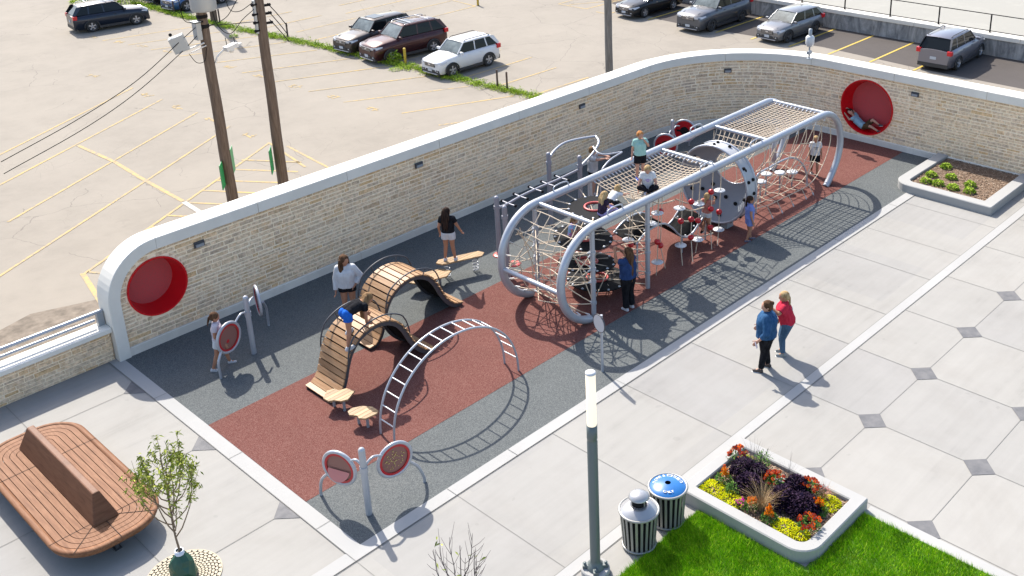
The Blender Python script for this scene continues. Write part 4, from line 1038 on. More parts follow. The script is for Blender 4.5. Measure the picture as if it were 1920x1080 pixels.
def leaves(cx, cy, z, r, h, n, l, w, shape='dome', seed=0, up=.5, curl=0):
    rq = np.random.default_rng(seed); V = []; F = []
    for i in range(n):
        a = rq.uniform(0, 2*math.pi)
        if shape == 'dome': q_ = math.sqrt(rq.random()); zz = h*math.sqrt(max(0, 1-q_*q_))*rq.uniform(.45, 1.0); x, y = q_*r*math.cos(a), q_*r*math.sin(a)
        elif shape == 'cone': q_ = rq.random(); zz = h*q_; x, y = r*(1-q_)*math.cos(a)*rq.uniform(.3, 1), r*(1-q_)*math.sin(a)*rq.uniform(.3, 1)
        else: q_ = math.sqrt(rq.random()); zz = h*rq.random(); x, y = q_*r*math.cos(a), q_*r*math.sin(a)
        a2 = a+rq.normal(0, .7); el = rq.uniform(-.2, 1.2)*up; ll = l*rq.uniform(.6, 1.3)
        d = np.array([math.cos(a2)*math.cos(el), math.sin(a2)*math.cos(el), math.sin(el)]); s = np.array([-math.sin(a2), math.cos(a2), rq.normal(0, .4)]); s /= np.linalg.norm(s)
        p = np.array([cx+x, cy+y, z+zz]); b = len(V)
        V += [tuple(p), tuple(p+d*ll*.5+s*w*.5+np.array([0, 0, ll*.1])), tuple(p+d*ll-np.array([0, 0, ll*.15])), tuple(p+d*ll*.5-s*w*.5+np.array([0, 0, ll*.1]))]
        F.append((b, b+1, b+2, b+3))
    return V, F
def plant(name, label, cat, x, y, z, specs, group=None, seed=1):
    t = thing(name, label, cat, (x, y, z), 0, group)
    for k, (nm, mat, kw) in enumerate(specs):
        V, F = leaves(0, 0, 0, seed=seed*7+k, **kw); leaf_obj(nm, V, F, mat, t)
    return t
def blades(name, x, y, r0, h, n, w, mat, parent, seed=0, spread=.5):
    rq = np.random.default_rng(seed); V = []; F = []
    for i in range(n):
        a = rq.uniform(0, 6.28); q_ = r0*math.sqrt(rq.random()); L_ = h*rq.uniform(.6, 1.15); sp = spread*rq.uniform(.2, 1.3); px, py = x+q_*math.cos(a), y+q_*math.sin(a)
        a += rq.normal(0, .5); sx, sy = -math.sin(a)*w/2, math.cos(a)*w/2; b = len(V)
        for k in range(5):
            u = k/4; rr = sp*L_*u*u; zz = L_*(u-.25*sp*u*u*u); ww = 1-u*.85
            V += [(px+rr*math.cos(a)+sx*ww, py+rr*math.sin(a)+sy*ww, zz), (px+rr*math.cos(a)-sx*ww, py+rr*math.sin(a)-sy*ww, zz)]
        F += [(b+2*k, b+2*k+1, b+2*k+3, b+2*k+2) for k in range(4)]
    return leaf_obj(name, V, F, mat, parent)
def daisies(x, y, r, h, n, size, mat, parent, seed=0):
    rq = np.random.default_rng(seed); V = []; F = []; mi = []
    for i in range(n):
        a = rq.uniform(0, 6.28); q_ = math.sqrt(rq.random()); px, py, pz = x+r*q_*math.cos(a), y+r*q_*math.sin(a), h*(1-.35*q_*q_)+rq.uniform(-.03, .03)
        tx, ty = rq.normal(-.3, .25), rq.normal(-.3, .25); s = size*rq.uniform(.75, 1.15)
        for rr, zz, m_ in ((s, 0, 0), (s*.38, .008, 1)):
            b = len(V); N = 8
            for k in range(N):
                aa = 2*math.pi*k/N; q2 = rr*(1 if k % 2 or m_ else .8); u, v = q2*math.cos(aa), q2*math.sin(aa); V.append((px+u, py+v, pz+zz-u*tx-v*ty))
            F.append(tuple(range(b, b+N))); mi.append(m_)
    return leaf_obj('flower_heads', V, F, [mat, LM['darkc']], parent, mi)
Z0 = PH-.085
def mound(lbl, x, y, r, col, seed, g_='yellow creeping plants in the flower planter'):
    return plant('creeping_plant', lbl, 'plant', x, y, Z0, [('leaves', LM[col], dict(r=r, h=.09, n=int(2300*r*r*4)+120, l=.045, w=.022))], g_, seed)
mound('low yellow-green creeping plant in the left corner of the flower planter', 4.98, -3.86, .26, 'yellow', 1)
mound('low yellow creeping plant just right of the left corner clump', 4.98, -4.28, .24, 'yellow', 2)
mound('low yellow-green creeping plant under the dark kale near the rounded planter corner', 4.98, -5.38, .22, 'yellow', 3)
mound('low bright yellow creeping plant in the rounded corner of the flower planter', 5.02, -5.66, .17, 'yellow', 4)
mound('bright yellow plant in the right corner of the flower planter', 6.02, -5.62, .22, 'yellow', 5)
mound('small yellow tuft below the tall dry grass stems', 5.92, -4.42, .12, 'yellow', 6)
mound('small yellow patch at the far corner of the flower planter', 6.08, -3.85, .13, 'yellow', 7)
def kale(lbl, x, y, r, seed):
    t = thing('purple_kale', lbl, 'plant', (x, y, Z0), 0, 'dark purple kale plants')
    V, F = leaves(0, 0, .02, r, .30, int(1500*r*4), .055, .04, 'dome', seed, .9); leaf_obj('leaves', V, F, LM['purple'], t)
    mb = MB(); mb.tube([(0, 0, 0), (0, 0, .12)], .02, 6); mb.build('stem', LM['grey'], t); return t
kale('dark purple kale at the far left of the flower planter behind the orange plumes', 5.72, -4.02, .24, 11)
kale('dark purple kale left of the tan grass tuft', 5.42, -4.36, .26, 12)
kale('dark purple kale right of the tan grass tuft', 5.50, -5.00, .27, 13)
kale('largest dark purple kale in the right half of the flower planter', 5.58, -5.38, .30, 14)
kale('dark purple kale with grey edges behind the two right-hand ones', 5.95, -5.02, .22, 15)
kale('low dark purple kale next to the orange flowers', 5.78, -4.66+.35, .18, 16)
def celosia(lbl, x, y, r, seed, h=.28, top='orange'):
    t = thing('plume_flower', lbl, 'flower', (x, y, Z0), 0, 'orange plumed flowers')
    V, F = leaves(0, 0, 0, r, h*.6, 220, .06, .025, 'dome', seed, .8); leaf_obj('leaves', V, F, LM['green'], t)
    V, F = [], []
    rq = np.random.default_rng(seed)
    for k in range(6):
        a = rq.uniform(0, 6.28); q_ = r*.6*math.sqrt(rq.random()); v, f = leaves(q_*math.cos(a), q_*math.sin(a), h*.5, .035, h*.6*rq.uniform(.7, 1.1), 60, .03, .016, 'cone', seed+k, 1.4); b = len(V); V += v; F += [tuple(i+b for i in q2) for q2 in f]
    leaf_obj('plumes', V, F, LM[top], t); return t
celosia('orange and yellow plumed flower beside the left yellow patch', 5.32, -3.86, .14, 21)
celosia('orange plumed flower right of the magenta flowers', 5.02, -4.66, .13, 22)
celosia('orange plumed flower in front of the dark kale in the middle', 4.98, -5.08, .13, 23)
celosia('bright orange plumed flowers near the right corner', 5.72, -5.58, .16, 24)
def daisy(lbl, x, y, r, seed, n=34, col='rust', h=.30):
    t = thing('daisy_clump', lbl, 'flower', (x, y, Z0), 0, 'rust red daisy clumps')
    V, F = leaves(0, 0, 0, r, h*.85, 260, .06, .022, 'dome', seed, .9); leaf_obj('leaves', V, F, LM['green'], t)
    daisies(0, 0, r, h, n, .035, LM[col], t, seed); return t
daisy('rust red daisies at the far left corner of the flower planter', 5.95, -3.72, .20, 31)
daisy('rust red daisies in the middle beside the dry grass', 5.80, -4.62, .19, 32)
daisy('rust and orange daisies along the far edge', 6.06, -5.22, .19, 33)
daisy('rust red daisies near the rounded corner of the flower planter', 5.22, -5.72, .20, 34)
t = plant('magenta_flower', 'small magenta flowers in front of the left kale', 'flower', 4.96, -4.48, Z0, [('leaves', LM['green'], dict(r=.09, h=.12, n=80, l=.05, w=.02)), ('blooms', LM['magenta'], dict(r=.09, h=.2, n=90, l=.03, w=.022))], None, 41)
plant('green_plant', 'small green leafy plant between the yellow patch and the left kale', 'plant', 5.18, -4.18, Z0, [('leaves', LM['green'], dict(r=.13, h=.2, n=240, l=.06, w=.025))], None, 42)
t = plant('green_plant', 'taller green plant at the far edge right of the tall dry grass', 'plant', 6.05, -4.22, Z0, [('leaves', LM['green'], dict(r=.11, h=.36, n=260, l=.08, w=.02, shape='box', up=1.2))], None, 43)
t = thing('tan_grass', 'tan feathery grass tuft in the middle of the flower planter', 'ornamental grass', (5.12, -4.92+.1, Z0)); blades('blades', 0, 0, .06, .48, 260, .006, LM['tan'], t, 51, .75)
t = thing('tall_dry_grass', 'tall grey dry grass stems at the left half of the flower planter', 'ornamental grass', (5.88, -4.12, Z0), 0, 'tall dry grass'); blades('blades', 0, 0, .07, .5, 170, .006, LM['grey'], t, 52, .9); blades('seed_stems', 0, 0, .05, .82, 12, .009, LM['grey'], t, 53, .12)
t = thing('tall_dry_grass', 'thin dry grass stems rising at the centre of the far edge', 'ornamental grass', (6.02, -4.78, Z0), 0, 'tall dry grass'); blades('blades', 0, 0, .05, .4, 60, .006, LM['grey'], t, 54, .8); blades('seed_stems', 0, 0, .04, .76, 8, .009, LM['grey'], t, 55, .12)
t = thing('pink_grass', 'short pinkish grass tuft at the far right edge of the flower planter', 'ornamental grass', (6.10, -5.5, Z0)); blades('blades', 0, 0, .06, .32, 120, .006, LM['tan'], t, 56, .7); V, F = leaves(0, 0, .1, .1, .2, 60, .03, .02, 'dome', 57, 1); leaf_obj('blooms', V, F, leafmat('dusty_pink', [(0, (.35, .12, .12)), (1, (.5, .25, .22))]), t)
mb = MB(); mb.box((0, 0, .04), (.34, .13, .07)); t = mb.build('edging_block', M['kerb']); t.location = (5.98, -4.62-.1, Z0); t.rotation_euler = (0, 0, R(-80)); tag(t, 'small pale concrete block half hidden among the planter flowers', 'block')
for i, (x, y, lb) in enumerate([(20.72, -.25, 'nearest the rounded corner'), (20.78, -.62, 'second from the rounded corner'), (21.3, -.15, 'at the far side'), (20.75, -1.1, 'third from the rounded corner'), (20.8, -1.6, 'fourth from the rounded corner'), (21.5, -.7, 'in the middle of the bed'), (22.2, -.2, 'farthest along the back edge'), (21.3, -1.4, 'near the front corner of the bed')]):
    plant('green_plant', 'small bright green plant %s of the mulched planter' % lb, 'plant', x, y, Z0, [('leaves', LM['weed'], dict(r=.15, h=.16, n=260, l=.07, w=.04))], 'green plants in the mulched planter', 60+i)

# ================================================================ lawn
lawn = [(-.2+2.0, -3.88), (4.56, -3.88), (4.56, -6.1), (6.42, -6.18), (6.42, -16), (1.8, -16)]
lawn = [(2.05, -3.95), (2.25, -3.88), (4.6, -3.88), (4.6, -6.05), (6.42, -6.05), (6.42, -20), (2.05, -20)]
mb = MB(); mb.poly([(x, y, .018) for x, y in lawn]); mb.build('lawn_soil', noisy('lawn_soil', (.04, .10, .006), (.07, .16, .008), 20, .95), kind='structure')
mb = MB(); mb.quad((6.42, -20, .02), (6.66, -20, .02), (6.66, -6.12, .02), (6.42, -6.12, .02)); mb.quad((1.85, -20, .02), (2.05, -20, .02), (2.05, -3.95, .02), (1.85, -3.95, .02)); mb.build('lawn_kerb', M['kerb'], kind='structure')
def inlawn(x, y): return (y < -3.88 and 2.05 < x < 6.42 and not (x > 4.5 and y > -6.14))
rq = np.random.default_rng(9); N = 210000
X = rq.uniform(2.05, 6.45, N); Y = -3.84-(rq.random(N)**1.25)*6.6
ok = np.array([inlawn(a, b) for a, b in zip(X, Y)]); X, Y = X[ok], Y[ok]; n = len(X)
clump = .5+.5*np.sin(X*5.1+1.3*np.sin(Y*4.2))*np.cos(Y*6.3+1.1*np.sin(X*3.7)); clump2 = .5+.5*np.sin(X*13+2*np.sin(Y*9))*np.sin(Y*15+np.cos(X*11))
H = (.045+.035*clump+.02*clump2)*rq.uniform(.6, 1.3, n); a = rq.uniform(0, 2*math.pi, n); lean = rq.uniform(.2, .9, n)*H; la = rq.normal(.6, 1.2, n)+clump*2; w = .0045
V = np.zeros((n, 3, 3)); V[:, 0] = np.stack([X-np.cos(a)*w, Y-np.sin(a)*w, np.full(n, .018)], -1); V[:, 1] = np.stack([X+np.cos(a)*w, Y+np.sin(a)*w, np.full(n, .018)], -1); V[:, 2] = np.stack([X+lean*np.cos(la), Y+lean*np.sin(la), H+.018], -1)
me = bpy.data.meshes.new('lawn_grass'); me.vertices.add(n*3); me.vertices.foreach_set('co', V.ravel()); me.loops.add(n*3); me.loops.foreach_set('vertex_index', np.arange(n*3)); me.polygons.add(n); me.polygons.foreach_set('loop_start', np.arange(n)*3); me.polygons.foreach_set('loop_total', np.full(n, 3)); me.update(calc_edges=True)
gm = new_mat('grass_blades', (.07, .2, .02), .8, 0, .1); q = NT(gm); gg = q.n('ShaderNodeNewGeometry'); patch = q.noise(q.mapping(), 2.2, 6, .7); dry = q.noise(q.mapping(), 1.1, 4, .65)
q.base(q.mix(1, q.ramp(gg.outputs['Random Per Island'], [(0, (.09, .26, .004)), (.5, (.22, .47, .005)), (.85, (.34, .56, .01)), (1, (.48, .56, .06))]), q.ramp(patch, [(.3, (.5, .55, .6)), (.52, (.95, .95, .95)), (.7, (1.25, 1.12, 1.2))]), 'MULTIPLY'))
q.base(q.mix(q.ramp(dry, [(.60, g3(0)), (.74, g3(.45))]), q.b.inputs['Base Color'].links[0].from_socket, (.34, .30, .06)))
me.materials.append(gm); o = bpy.data.objects.new('lawn_grass', me); COL.objects.link(o); tag(o, 'thick bright green lawn beside the planter', 'grass', kind='stuff')

# ================================================================ bench
t = thing('wooden_bench', 'long round-ended slatted wooden bench with a central backrest', 'bench')
bx0, bx1, by0, by1 = -3.78, -1.93, 2.78, 7.2
def rr_ring(off, z_, r=.72): return [(x, y, z_) for x, y in rounded(bx0+off, by0+off, bx1-off, by1-off, [max(.03, r-off)]*4, 10)]
wslat = .118
for k in range(7):
    o0 = wslat*k+(.0 if k == 0 else .006); o1 = wslat*(k+1)-.006
    if o1 > .9: break
    z1 = .45; A = rr_ring(o0, z1-.04); B = rr_ring(o0, z1); C = rr_ring(o1, z1); D = rr_ring(o1, z1-.04); n = len(A)
    if k == 0: A = rr_ring(.03, z1-.12); B = rr_ring(-.01, z1-.03); B2 = rr_ring(.03, z1); Ls = [A, B, B2, C, D]
    else: Ls = [A, B, C, D]
    mb = MB(); mb.add([p for l in Ls for p in l], [(i*n+j, i*n+(j+1) % n, (i+1)*n+(j+1) % n, (i+1)*n+j) for i in range(len(Ls)-1) for j in range(n)], 0, k == 0); mb.build('seat_slat', M['bench'], t)
mb = MB()
for (a, b) in (((bx0, 3.5), (bx0+.75, 3.5)), ((bx1-.75, 3.5), (bx1, 3.5)), ((bx0, 5.9), (bx1, 5.9)), ((-2.85, by0), (-2.85, by0+.75)), ((bx0+.2, by0+.2), (bx0+.75, 3.45)), ((bx1-.2, by0+.2), (bx1-.75, 3.45))):
    line(mb, a, b, .012, .4525)
mb.build('seat_seams', M['black'], t)
mb = MB(); yb0, yb1, cx = 3.36, 6.7, -2.85
P = [(-.23, 0), (.23, 0), (.06, .50), (-.06, .50)]
vs = [(cx+u, yb0+(.0 if v < .1 else .22), .45+v) for u, v in P]+[(cx+u, yb1-(.0 if v < .1 else .22), .45+v) for u, v in P]
mb.add(vs, [(0, 1, 2, 3), (7, 6, 5, 4), (0, 4, 5, 1), (1, 5, 6, 2), (2, 6, 7, 3), (3, 7, 4, 0)]); mb.build('backrest', M['benchin'], t, bevel=.02)
for (x, y) in ((-3.3, 3.5), (-2.4, 3.5), (-3.3, 6.4), (-2.4, 6.4), (-2.85, 3.15)):
    mb = MB(); mb.box((x, y, .2), (.06, .10, .4)); mb.box((x, y, .01), (.12, .16, .02)); mb.build('leg', M['darkgrey'], t)
mb = MB(); mb.prism(rounded(bx0+.1, by0+.1, bx1-.1, by1-.1, [.6]*4), .34, .395); mb.build('under_frame', M['darkgrey'], t)

# ================================================================ young tree in watering bag, on a round grate
gx, gy = -2.40, 1.62
t = thing('tree_grate', 'round cream patterned tree grate in the paving', 'tree grate', (gx, gy, 0))
tan = new_mat('cream_grate', (.36, .31, .22), .7)
mb = MB(); mb.lathe([(.001, .010), (.60, .010)], (0, 0, 0), 48, 0, False); mb.build('slot_shadow', M['black'], t)
mb = MB(); nA = 36
for k in range(9):
    r0, r1_ = .12+.054*k, .12+.054*(k+1)-.008
    for j in range(nA):
        sh = .5*k; a0 = 2*math.pi*(j+sh+.06)/nA; a1 = 2*math.pi*(j+sh+.94)/nA; am = (a0+a1)/2; rm = (r0+r1_)/2
        mb.poly([(r0*math.cos(am-.03), r0*math.sin(am-.03), .018), (r0*math.cos(am+.03), r0*math.sin(am+.03), .018), (rm*math.cos(a1), rm*math.sin(a1), .018), (r1_*math.cos(am+.06), r1_*math.sin(am+.06), .018), (r1_*math.cos(am-.06), r1_*math.sin(am-.06), .018), (rm*math.cos(a0), rm*math.sin(a0), .018)])
mb.lathe([(.60, .0), (.60, .02), (.615, .02), (.615, 0)], (0, 0, 0), 48, 0, False)
mb.build('grate_plates', tan, t)
t = thing('watering_bag', 'dark green crumpled watering bag wrapped round the young tree trunk', 'watering bag', (gx, gy, .018))
mb = MB(); rq = random.Random(8); rings = [(.20, 0), (.225, .06), (.21, .17), (.185, .28), (.15, .36), (.085, .46), (.07, .48)]; n = 9; vs = []
for i, (r, z_) in enumerate(rings):
    for k in range(n): a = 2*math.pi*(k+.35*i)/n; q_ = r*rq.uniform(.88, 1.12); vs.append((q_*math.cos(a), q_*math.sin(a), z_+(rq.uniform(-.02, .02) if i else 0)))
mb.add(vs, [f for i in range(len(rings)-1) for k in range(n) for f in ((i*n+k, i*n+(k+1) % n, (i+1)*n+k), (i*n+(k+1) % n, (i+1)*n+(k+1) % n, (i+1)*n+k))]); mb.build('bag_body', noisy('green_bag', (.010, .055, .03), (.018, .08, .045), 4, .42), t)
mb = MB(); mb.lathe([(.082, .46), (.075, .53), (.06, .53)], (0, 0, 0), 10); mb.build('bag_collar', new_mat('bag_lining', (.55, .57, .62), .5), t)
def young_tree(name, label, loc, H, nbr, leafn, seed, lm, trunk_h=.95, spread=.42, barkc=(.20, .14, .09), lw=.026, ll=.09, thin=1.0):
    t = thing(name, label, 'tree', loc); rq = random.Random(seed)
    bark = noisy(name+'_bark', tuple(c*.7 for c in barkc), barkc, 25, .9, stretch=(1, 1, .3))
    mb = MB(); tips = []
    tr = [(0, 0, 0), (.01, .0, trunk_h*.5), (-.01, .01, trunk_h), (.0, .02, trunk_h+.3*(H-trunk_h)), (.02, .0, H*.97)]
    mb.tube(catmull(tr, 5), [(.024*(1-.85*k/20)+.002)*thin for k in range(21)], 8)
    mb.build('trunk', bark, t); mb = MB()
    def axis(z_):
        return Vector((.01, .01, z_))
    for b in range(nbr):
        u = (b+.5)/nbr; z0 = trunk_h*(.85)+u*(H-trunk_h)*.62; a = b*2.4+rq.uniform(-.4, .4); L_ = (H-z0)*rq.uniform(.68, .95); out = spread*rq.uniform(.55, 1.0)*(1-.3*u)
        p0 = axis(z0); pts = [p0]; 
        for k in range(1, 8):
            w = k/7; o_ = out*(1-(1-w)**2.2); pts.append(p0+Vector((math.cos(a)*o_+rq.uniform(-.012, .012), math.sin(a)*o_+rq.uniform(-.012, .012), L_*w**1.15)))
        mb.tube(pts, [.011*(1-.85*k/7)*thin+.0015 for k in range(8)], 6); tips += [(p, pts[i]-pts[i-1]) for i, p in enumerate(pts) if i > 2]
        for k in range(3, 7):
            for s_ in (-1, 1):
                if rq.random() < .8:
                    d = Vector((math.cos(a+s_*rq.uniform(.5, 1.3)), math.sin(a+s_*rq.uniform(.5, 1.3)), rq.uniform(.7, 1.6))).normalized(); l2 = rq.uniform(.12, .3); q0 = pts[k]; q1 = q0+d*l2*.6+Vector((0, 0, .01)); q2 = q0+d*l2+Vector((0, 0, .05)); mb.tube([q0, q1, q2], [.005*thin, .0035*thin, .0018], 5); tips += [(q1, d), (q2, d)]
    mb.build('branches', bark, t)
    if leafn:
        V = []; F = []; r3 = np.random.default_rng(seed)
        zt_ = np.array([p.z for p, _ in tips]); wgt = np.clip((zt_-trunk_h*.9)/(H-trunk_h), .12, 1)**1.1*r3.choice([.15, 1, 1, 2.2], len(tips)); wgt /= wgt.sum()
        for i in r3.choice(len(tips), leafn, p=wgt):
            p, d = tips[i]; p = np.array(p)+r3.normal(0, .022, 3); a = r3.uniform(0, 6.28); el = r3.uniform(-1.0, .35); dd = np.array([math.cos(a)*math.cos(el), math.sin(a)*math.cos(el), math.sin(el)]); s = np.cross(dd, r3.normal(0, 1, 3)); s /= np.linalg.norm(s)+1e-6; l = ll*r3.uniform(.6, 1.2); b = len(V)
            V += [tuple(p), tuple(p+dd*l*.45+s*lw/2), tuple(p+dd*l-np.array([0, 0, l*.2])), tuple(p+dd*l*.45-s*lw/2)]; F.append((b, b+1, b+2, b+3))
        leaf_obj('leaves', V, F, LM[lm], t)
    return t
young_tree('young_tree', 'slender young tree with sparse yellow-green leaves beside the wooden bench', (gx, gy, .02), 2.55, 17, 1650, 4, 'treeleaf', .9, .56)
young_tree('bare_tree', 'leafless dark twiggy sapling in front of the kerb', (-.72, -3.72, 0), 2.72, 9, 14, 9, 'treeleaf', 1.5, .42, (.07, .05, .05), thin=.8)
# ================================================================ cars
def car_paint(name, c, metal=.3, rough=.28):
    m = new_mat(name, c, rough, metal); b = m.node_tree.nodes['Principled BSDF']; b.inputs['Coat Weight'].default_value = .35; b.inputs['Coat Roughness'].default_value = .08; b.inputs['Specular IOR Level'].default_value = .3; return m
glass = new_mat('car_glass', (.006, .008, .009), .08, 0, .22); tyre = new_mat('tyre', (.02, .02, .02), .85); rimm = new_mat('alloy', (.36, .36, .375), .3, .5); rimd = new_mat('dark_alloy', (.08, .08, .085), .35, .5)
winds_refl = noisy('windscreen', (.05, .065, .065), (.16, .19, .19), 1.4, .08, spec=.5)  # pale mottling paints a reflection into the windscreen colour
lampm = new_mat('headlamp_glass', (.46, .47, .50), .12, .1); taill = new_mat('tail_lamp', (.5, .01, .015), .2); trim = new_mat('black_trim', (.025, .025, .027), .6); plate_m = new_mat('plate', (.4, .43, .47), .5); chrome = new_mat('chrome', (.6, .6, .62), .15, .9)
def car(name, label, loc, rz, L, W, H, wb, paint, hood=.60, deck=None, ws0=.30, ws1=.42, rear0=.95, rearslope=.06, rack=False, dark_rim=False, cladding=True, sunroof=False, style='suv', group='cars parked in the lot', zg=None):
    """x forward; origin on the ground under the middle. hood = bonnet height / H"""
    t = thing(name, label, 'car', loc, rz, group)
    hz_ = hood*H; belt = (.65 if style == 'suv' else .67)*H; wr = .375 if style == 'suv' else .335; x0, x1 = -L/2, L/2
    fx = x1-(L-wb)/2*.92; rx = fx-wb
    xw0 = x1-ws0*L; xw1 = x1-ws1*L; xr1 = x0+(1-rear0)*L*1.0+rearslope*L; xr0 = x0+(.02*L if style == 'suv' else .17*L)
    # lower body lofted along x
    st = [x1, x1-.04, x1-.12, x1-.30, x1-.7, xw0+.05, xw0-.3, 0, xr1, xr0+.15, x0+.25, x0+.1, x0+.02, x0]
    st = sorted(set(round(s, 3) for s in st), reverse=True)
    def hw(x):
        e = (x1-x)/.9 if x > 0 else (x-x0)/.8; return W/2*(.80+.20*min(1, max(0, e))**.5)
    def topz(x):
        if x > xw0: u = (x1-x)/(x1-xw0); return hz_*(.80+.20*min(1, u*2.2)**.6)+ (belt*1.0-hz_)*max(0, u-.45)/.55*.9
        if x < xr0+.1: return (belt if style == 'suv' else belt*1.02)*(1 if x > x0+.15 else .97)
        return belt
    def archz(x, r=wr+.07):
        z_ = .22
        for c in (fx, rx):
            d = abs(x-c)
            if d < r: z_ = max(z_, wr*.9+math.sqrt(r*r-d*d)*.92)
        return z_
    xs = sorted(set(st+[round(c+k*(wr+.07)/4, 3) for c in (fx, rx) for k in range(-4, 5)]), reverse=True)
    vs = []; NP = 9
    for x in xs:
        w = hw(x); z1 = topz(x); zb = .24 if (x < x1-.1 and x > x0+.1) else .30; az = archz(x); zl = max(zb, min(az, z1-.12))
        zm = max(zl+.02, z1*.70)
        vs += [(x, -w*.90, zl), (x, -w, zl+.015), (x, -w*1.0, zm), (x, -w*.97, z1-.07), (x, -w*.86, z1), (x, -w*.40, z1+.035), (x, 0, z1+.045), (x, w*.40, z1+.035), (x, w*.86, z1), (x, w*.97, z1-.07), (x, w, zm), (x, w, zl+.015), (x, w*.90, zl)]
    NP = 13; n = len(xs)
    mb = MB(); mb.add(vs, [(i*NP+k, i*NP+k+1, (i+1)*NP+k+1, (i+1)*NP+k) for i in range(n-1) for k in range(NP-1)], 0, True)
    mb.add(vs[:NP], [tuple(range(NP))]); mb.add(vs[-NP:], [tuple(reversed(range(NP)))]); body = mb.build('body', paint, t)
    # underside, wells and cladding
    mb = MB(); mb.box((0, 0, .33), (L*.9, W*.80, .28)); mb.build('underbody', trim, t)
    if cladding:
        mb = MB()
        for sy in (-1, 1):
            mb.box(((fx+rx)/2, sy*(W/2-.005), .29), (wb-2*wr-.1, .05, .15))
            for c in (fx, rx):
                pts = [(c+(wr+.075)*math.cos(a), sy*(W/2+.0)*(1 if abs(c) < 9 else 1), wr*.9+(wr+.075)*math.sin(a)*.95) for a in [math.pi*k/12 for k in range(13)]]; mb.tube(pts, .035, 6)
        mb.box((x1-.06, 0, .30), (.14, W*.82, .16)); mb.box((x0+.06, 0, .34), (.14, W*.84, .2)); mb.build('lower_cladding', trim, t)
    # greenhouse: glass loft, roof, pillars
    zr = H; wbel, wroof = W/2*.91, W/2*.73
    def wband(x): return hw(x)/(W/2)*wbel
    G = [(xw0, belt+.0), (xw1, zr-.07), (xr1, zr-.09), (xr0, belt+.02)]
    q = [(xw0, -wband(xw0)*.95, belt+.02), (xw1, -wroof, zr-.06), (xr1, -wroof*.97, zr-.08), (xr0, -wbel*.93, belt+.03)]
    qq = [(x, -y, z_) for x, y, z_ in q]
    mb = MB(); mb.quad(*q); mb.quad(*reversed(qq)); mb.build('side_glass', glass, t)
    mb = MB(); mb.quad(q[0], qq[0], qq[1], q[1]); mb.build('windscreen', winds_refl, t)
    mb = MB(); mb.quad(q[3], q[2], qq[2], qq[3]); mb.build('rear_glass', glass, t)
    # roof
    rs_ = [xw1+.03, xw1-.15, (xw1+xr1)/2, xr1+.15, xr1-.04]; vs = []
    for i, x in enumerate(rs_):
        zz = zr-(.055 if i == 0 else .012 if i in (1,) else 0 if i == 2 else .018 if i == 3 else .07); ww = wroof*(1.0 if i < 4 else .97)
        vs += [(x, -ww-.012, zz-.045), (x, -ww*.93, zz-.005), (x, 0, zz+.02), (x, ww*.93, zz-.005), (x, ww+.012, zz-.045)]
    mb = MB(); mb.add(vs, [(i*5+k, i*5+k+1, i*5+6+k, i*5+5+k) for i in range(4) for k in range(4)], 0, True); mb.build('roof', paint, t)
    mb = MB()
    for sy in (-1, 1):
        S = lambda p: (p[0], p[1]*(-sy)*-1 if 0 else p[1]*sy*-1, p[2])
        P = [(x, sy*abs(y)+sy*.006, z_) for x, y, z_ in q]
        def pil(a, b, w0, w1):
            a, b = Vector(a), Vector(b); mb.add([a+Vector((w0, 0, 0)), a-Vector((w0, 0, 0)), b-Vector((w1, 0, 0)), b+Vector((w1, 0, 0))], [(0, 1, 2, 3)])
        mb.tube([P[0], P[1]], .035, 6); mb.tube([P[1], P[2]], .03, 6); pil(P[3], P[2], .10, .16)
        for u, w in ((.42, .035), (.72, .04)):
            a = Vector(P[0]).lerp(Vector(P[3]), u); b = Vector(P[1]).lerp(Vector(P[2]), (u-.12)/.80); pil(a, b, w, w)
    mb.build('pillars', paint, t)
    if sunroof: mb = MB(); mb.box(((xw1*.75+xr1*.25), 0, zr+.012), (.75, wroof*1.25, .02)); mb.build('sunroof', glass, t)
    if rack:
        mb = MB()
        for sy in (-1, 1): mb.tube([(xw1-.1, sy*wroof*.9, zr-.01), (xw1-.25, sy*wroof*.92, zr+.05), (xr1+.25, sy*wroof*.9, zr+.05), (xr1+.1, sy*wroof*.88, zr-.02)], .02, 6)
        if rack == 2:
            for x in (xw1-.5, xr1+.6): mb.tube([(x, -wroof*.95, zr+.06), (x, wroof*.95, zr+.06)], .02, 6)
        mb.build('roof_rail', chrome if rack == 2 else trim, t)
    # wheels
    for c in (fx, rx):
        for sy in (-1, 1):
            MW = Matrix(((1, 0, 0), (0, 0, sy), (0, 1, 0)))
            mb = MB(); mb.lathe([(wr*.62, .02), (wr*.9, .03), (wr, .0), (wr, -.2), (wr*.6, -.21)], (c, sy*(W/2-.01), wr), 24, 0, True, MW); wh = mb.build('wheel', tyre, t)
            mb = MB(); mb.lathe([(wr*.62, .02), (wr*.60, .0), (wr*.55, -.05)], (c, sy*(W/2-.01), wr), 20, 0, True, MW)
            for k in range(5):
                a = 2*math.pi*k/5+.3; ca, sa = math.cos(a), math.sin(a); u = Vector((ca, 0, sa)); n_ = Vector((-sa, 0, ca)); o_ = Vector((c, sy*(W/2+.0), wr)); 
                vs = [o_+u*.02+n_*.035, o_+u*.02-n_*.035, o_+u*wr*.6-n_*.05, o_+u*wr*.6+n_*.05]; mb.poly(vs)
            mb.lathe([(.001, .02), (.05, .015), (.05, -.02)], (c, sy*(W/2-.01), wr), 12, 0, True, MW); mb.build('rim', rimd if dark_rim else rimm, wh)
            mb = MB(); mb.lathe([(.001, -.06), (wr*.6, -.06)], (c, sy*(W/2-.01), wr), 20, 0, False, MW); mb.build('brake_disc', trim, wh)
    # face
    zf = hz_*.80
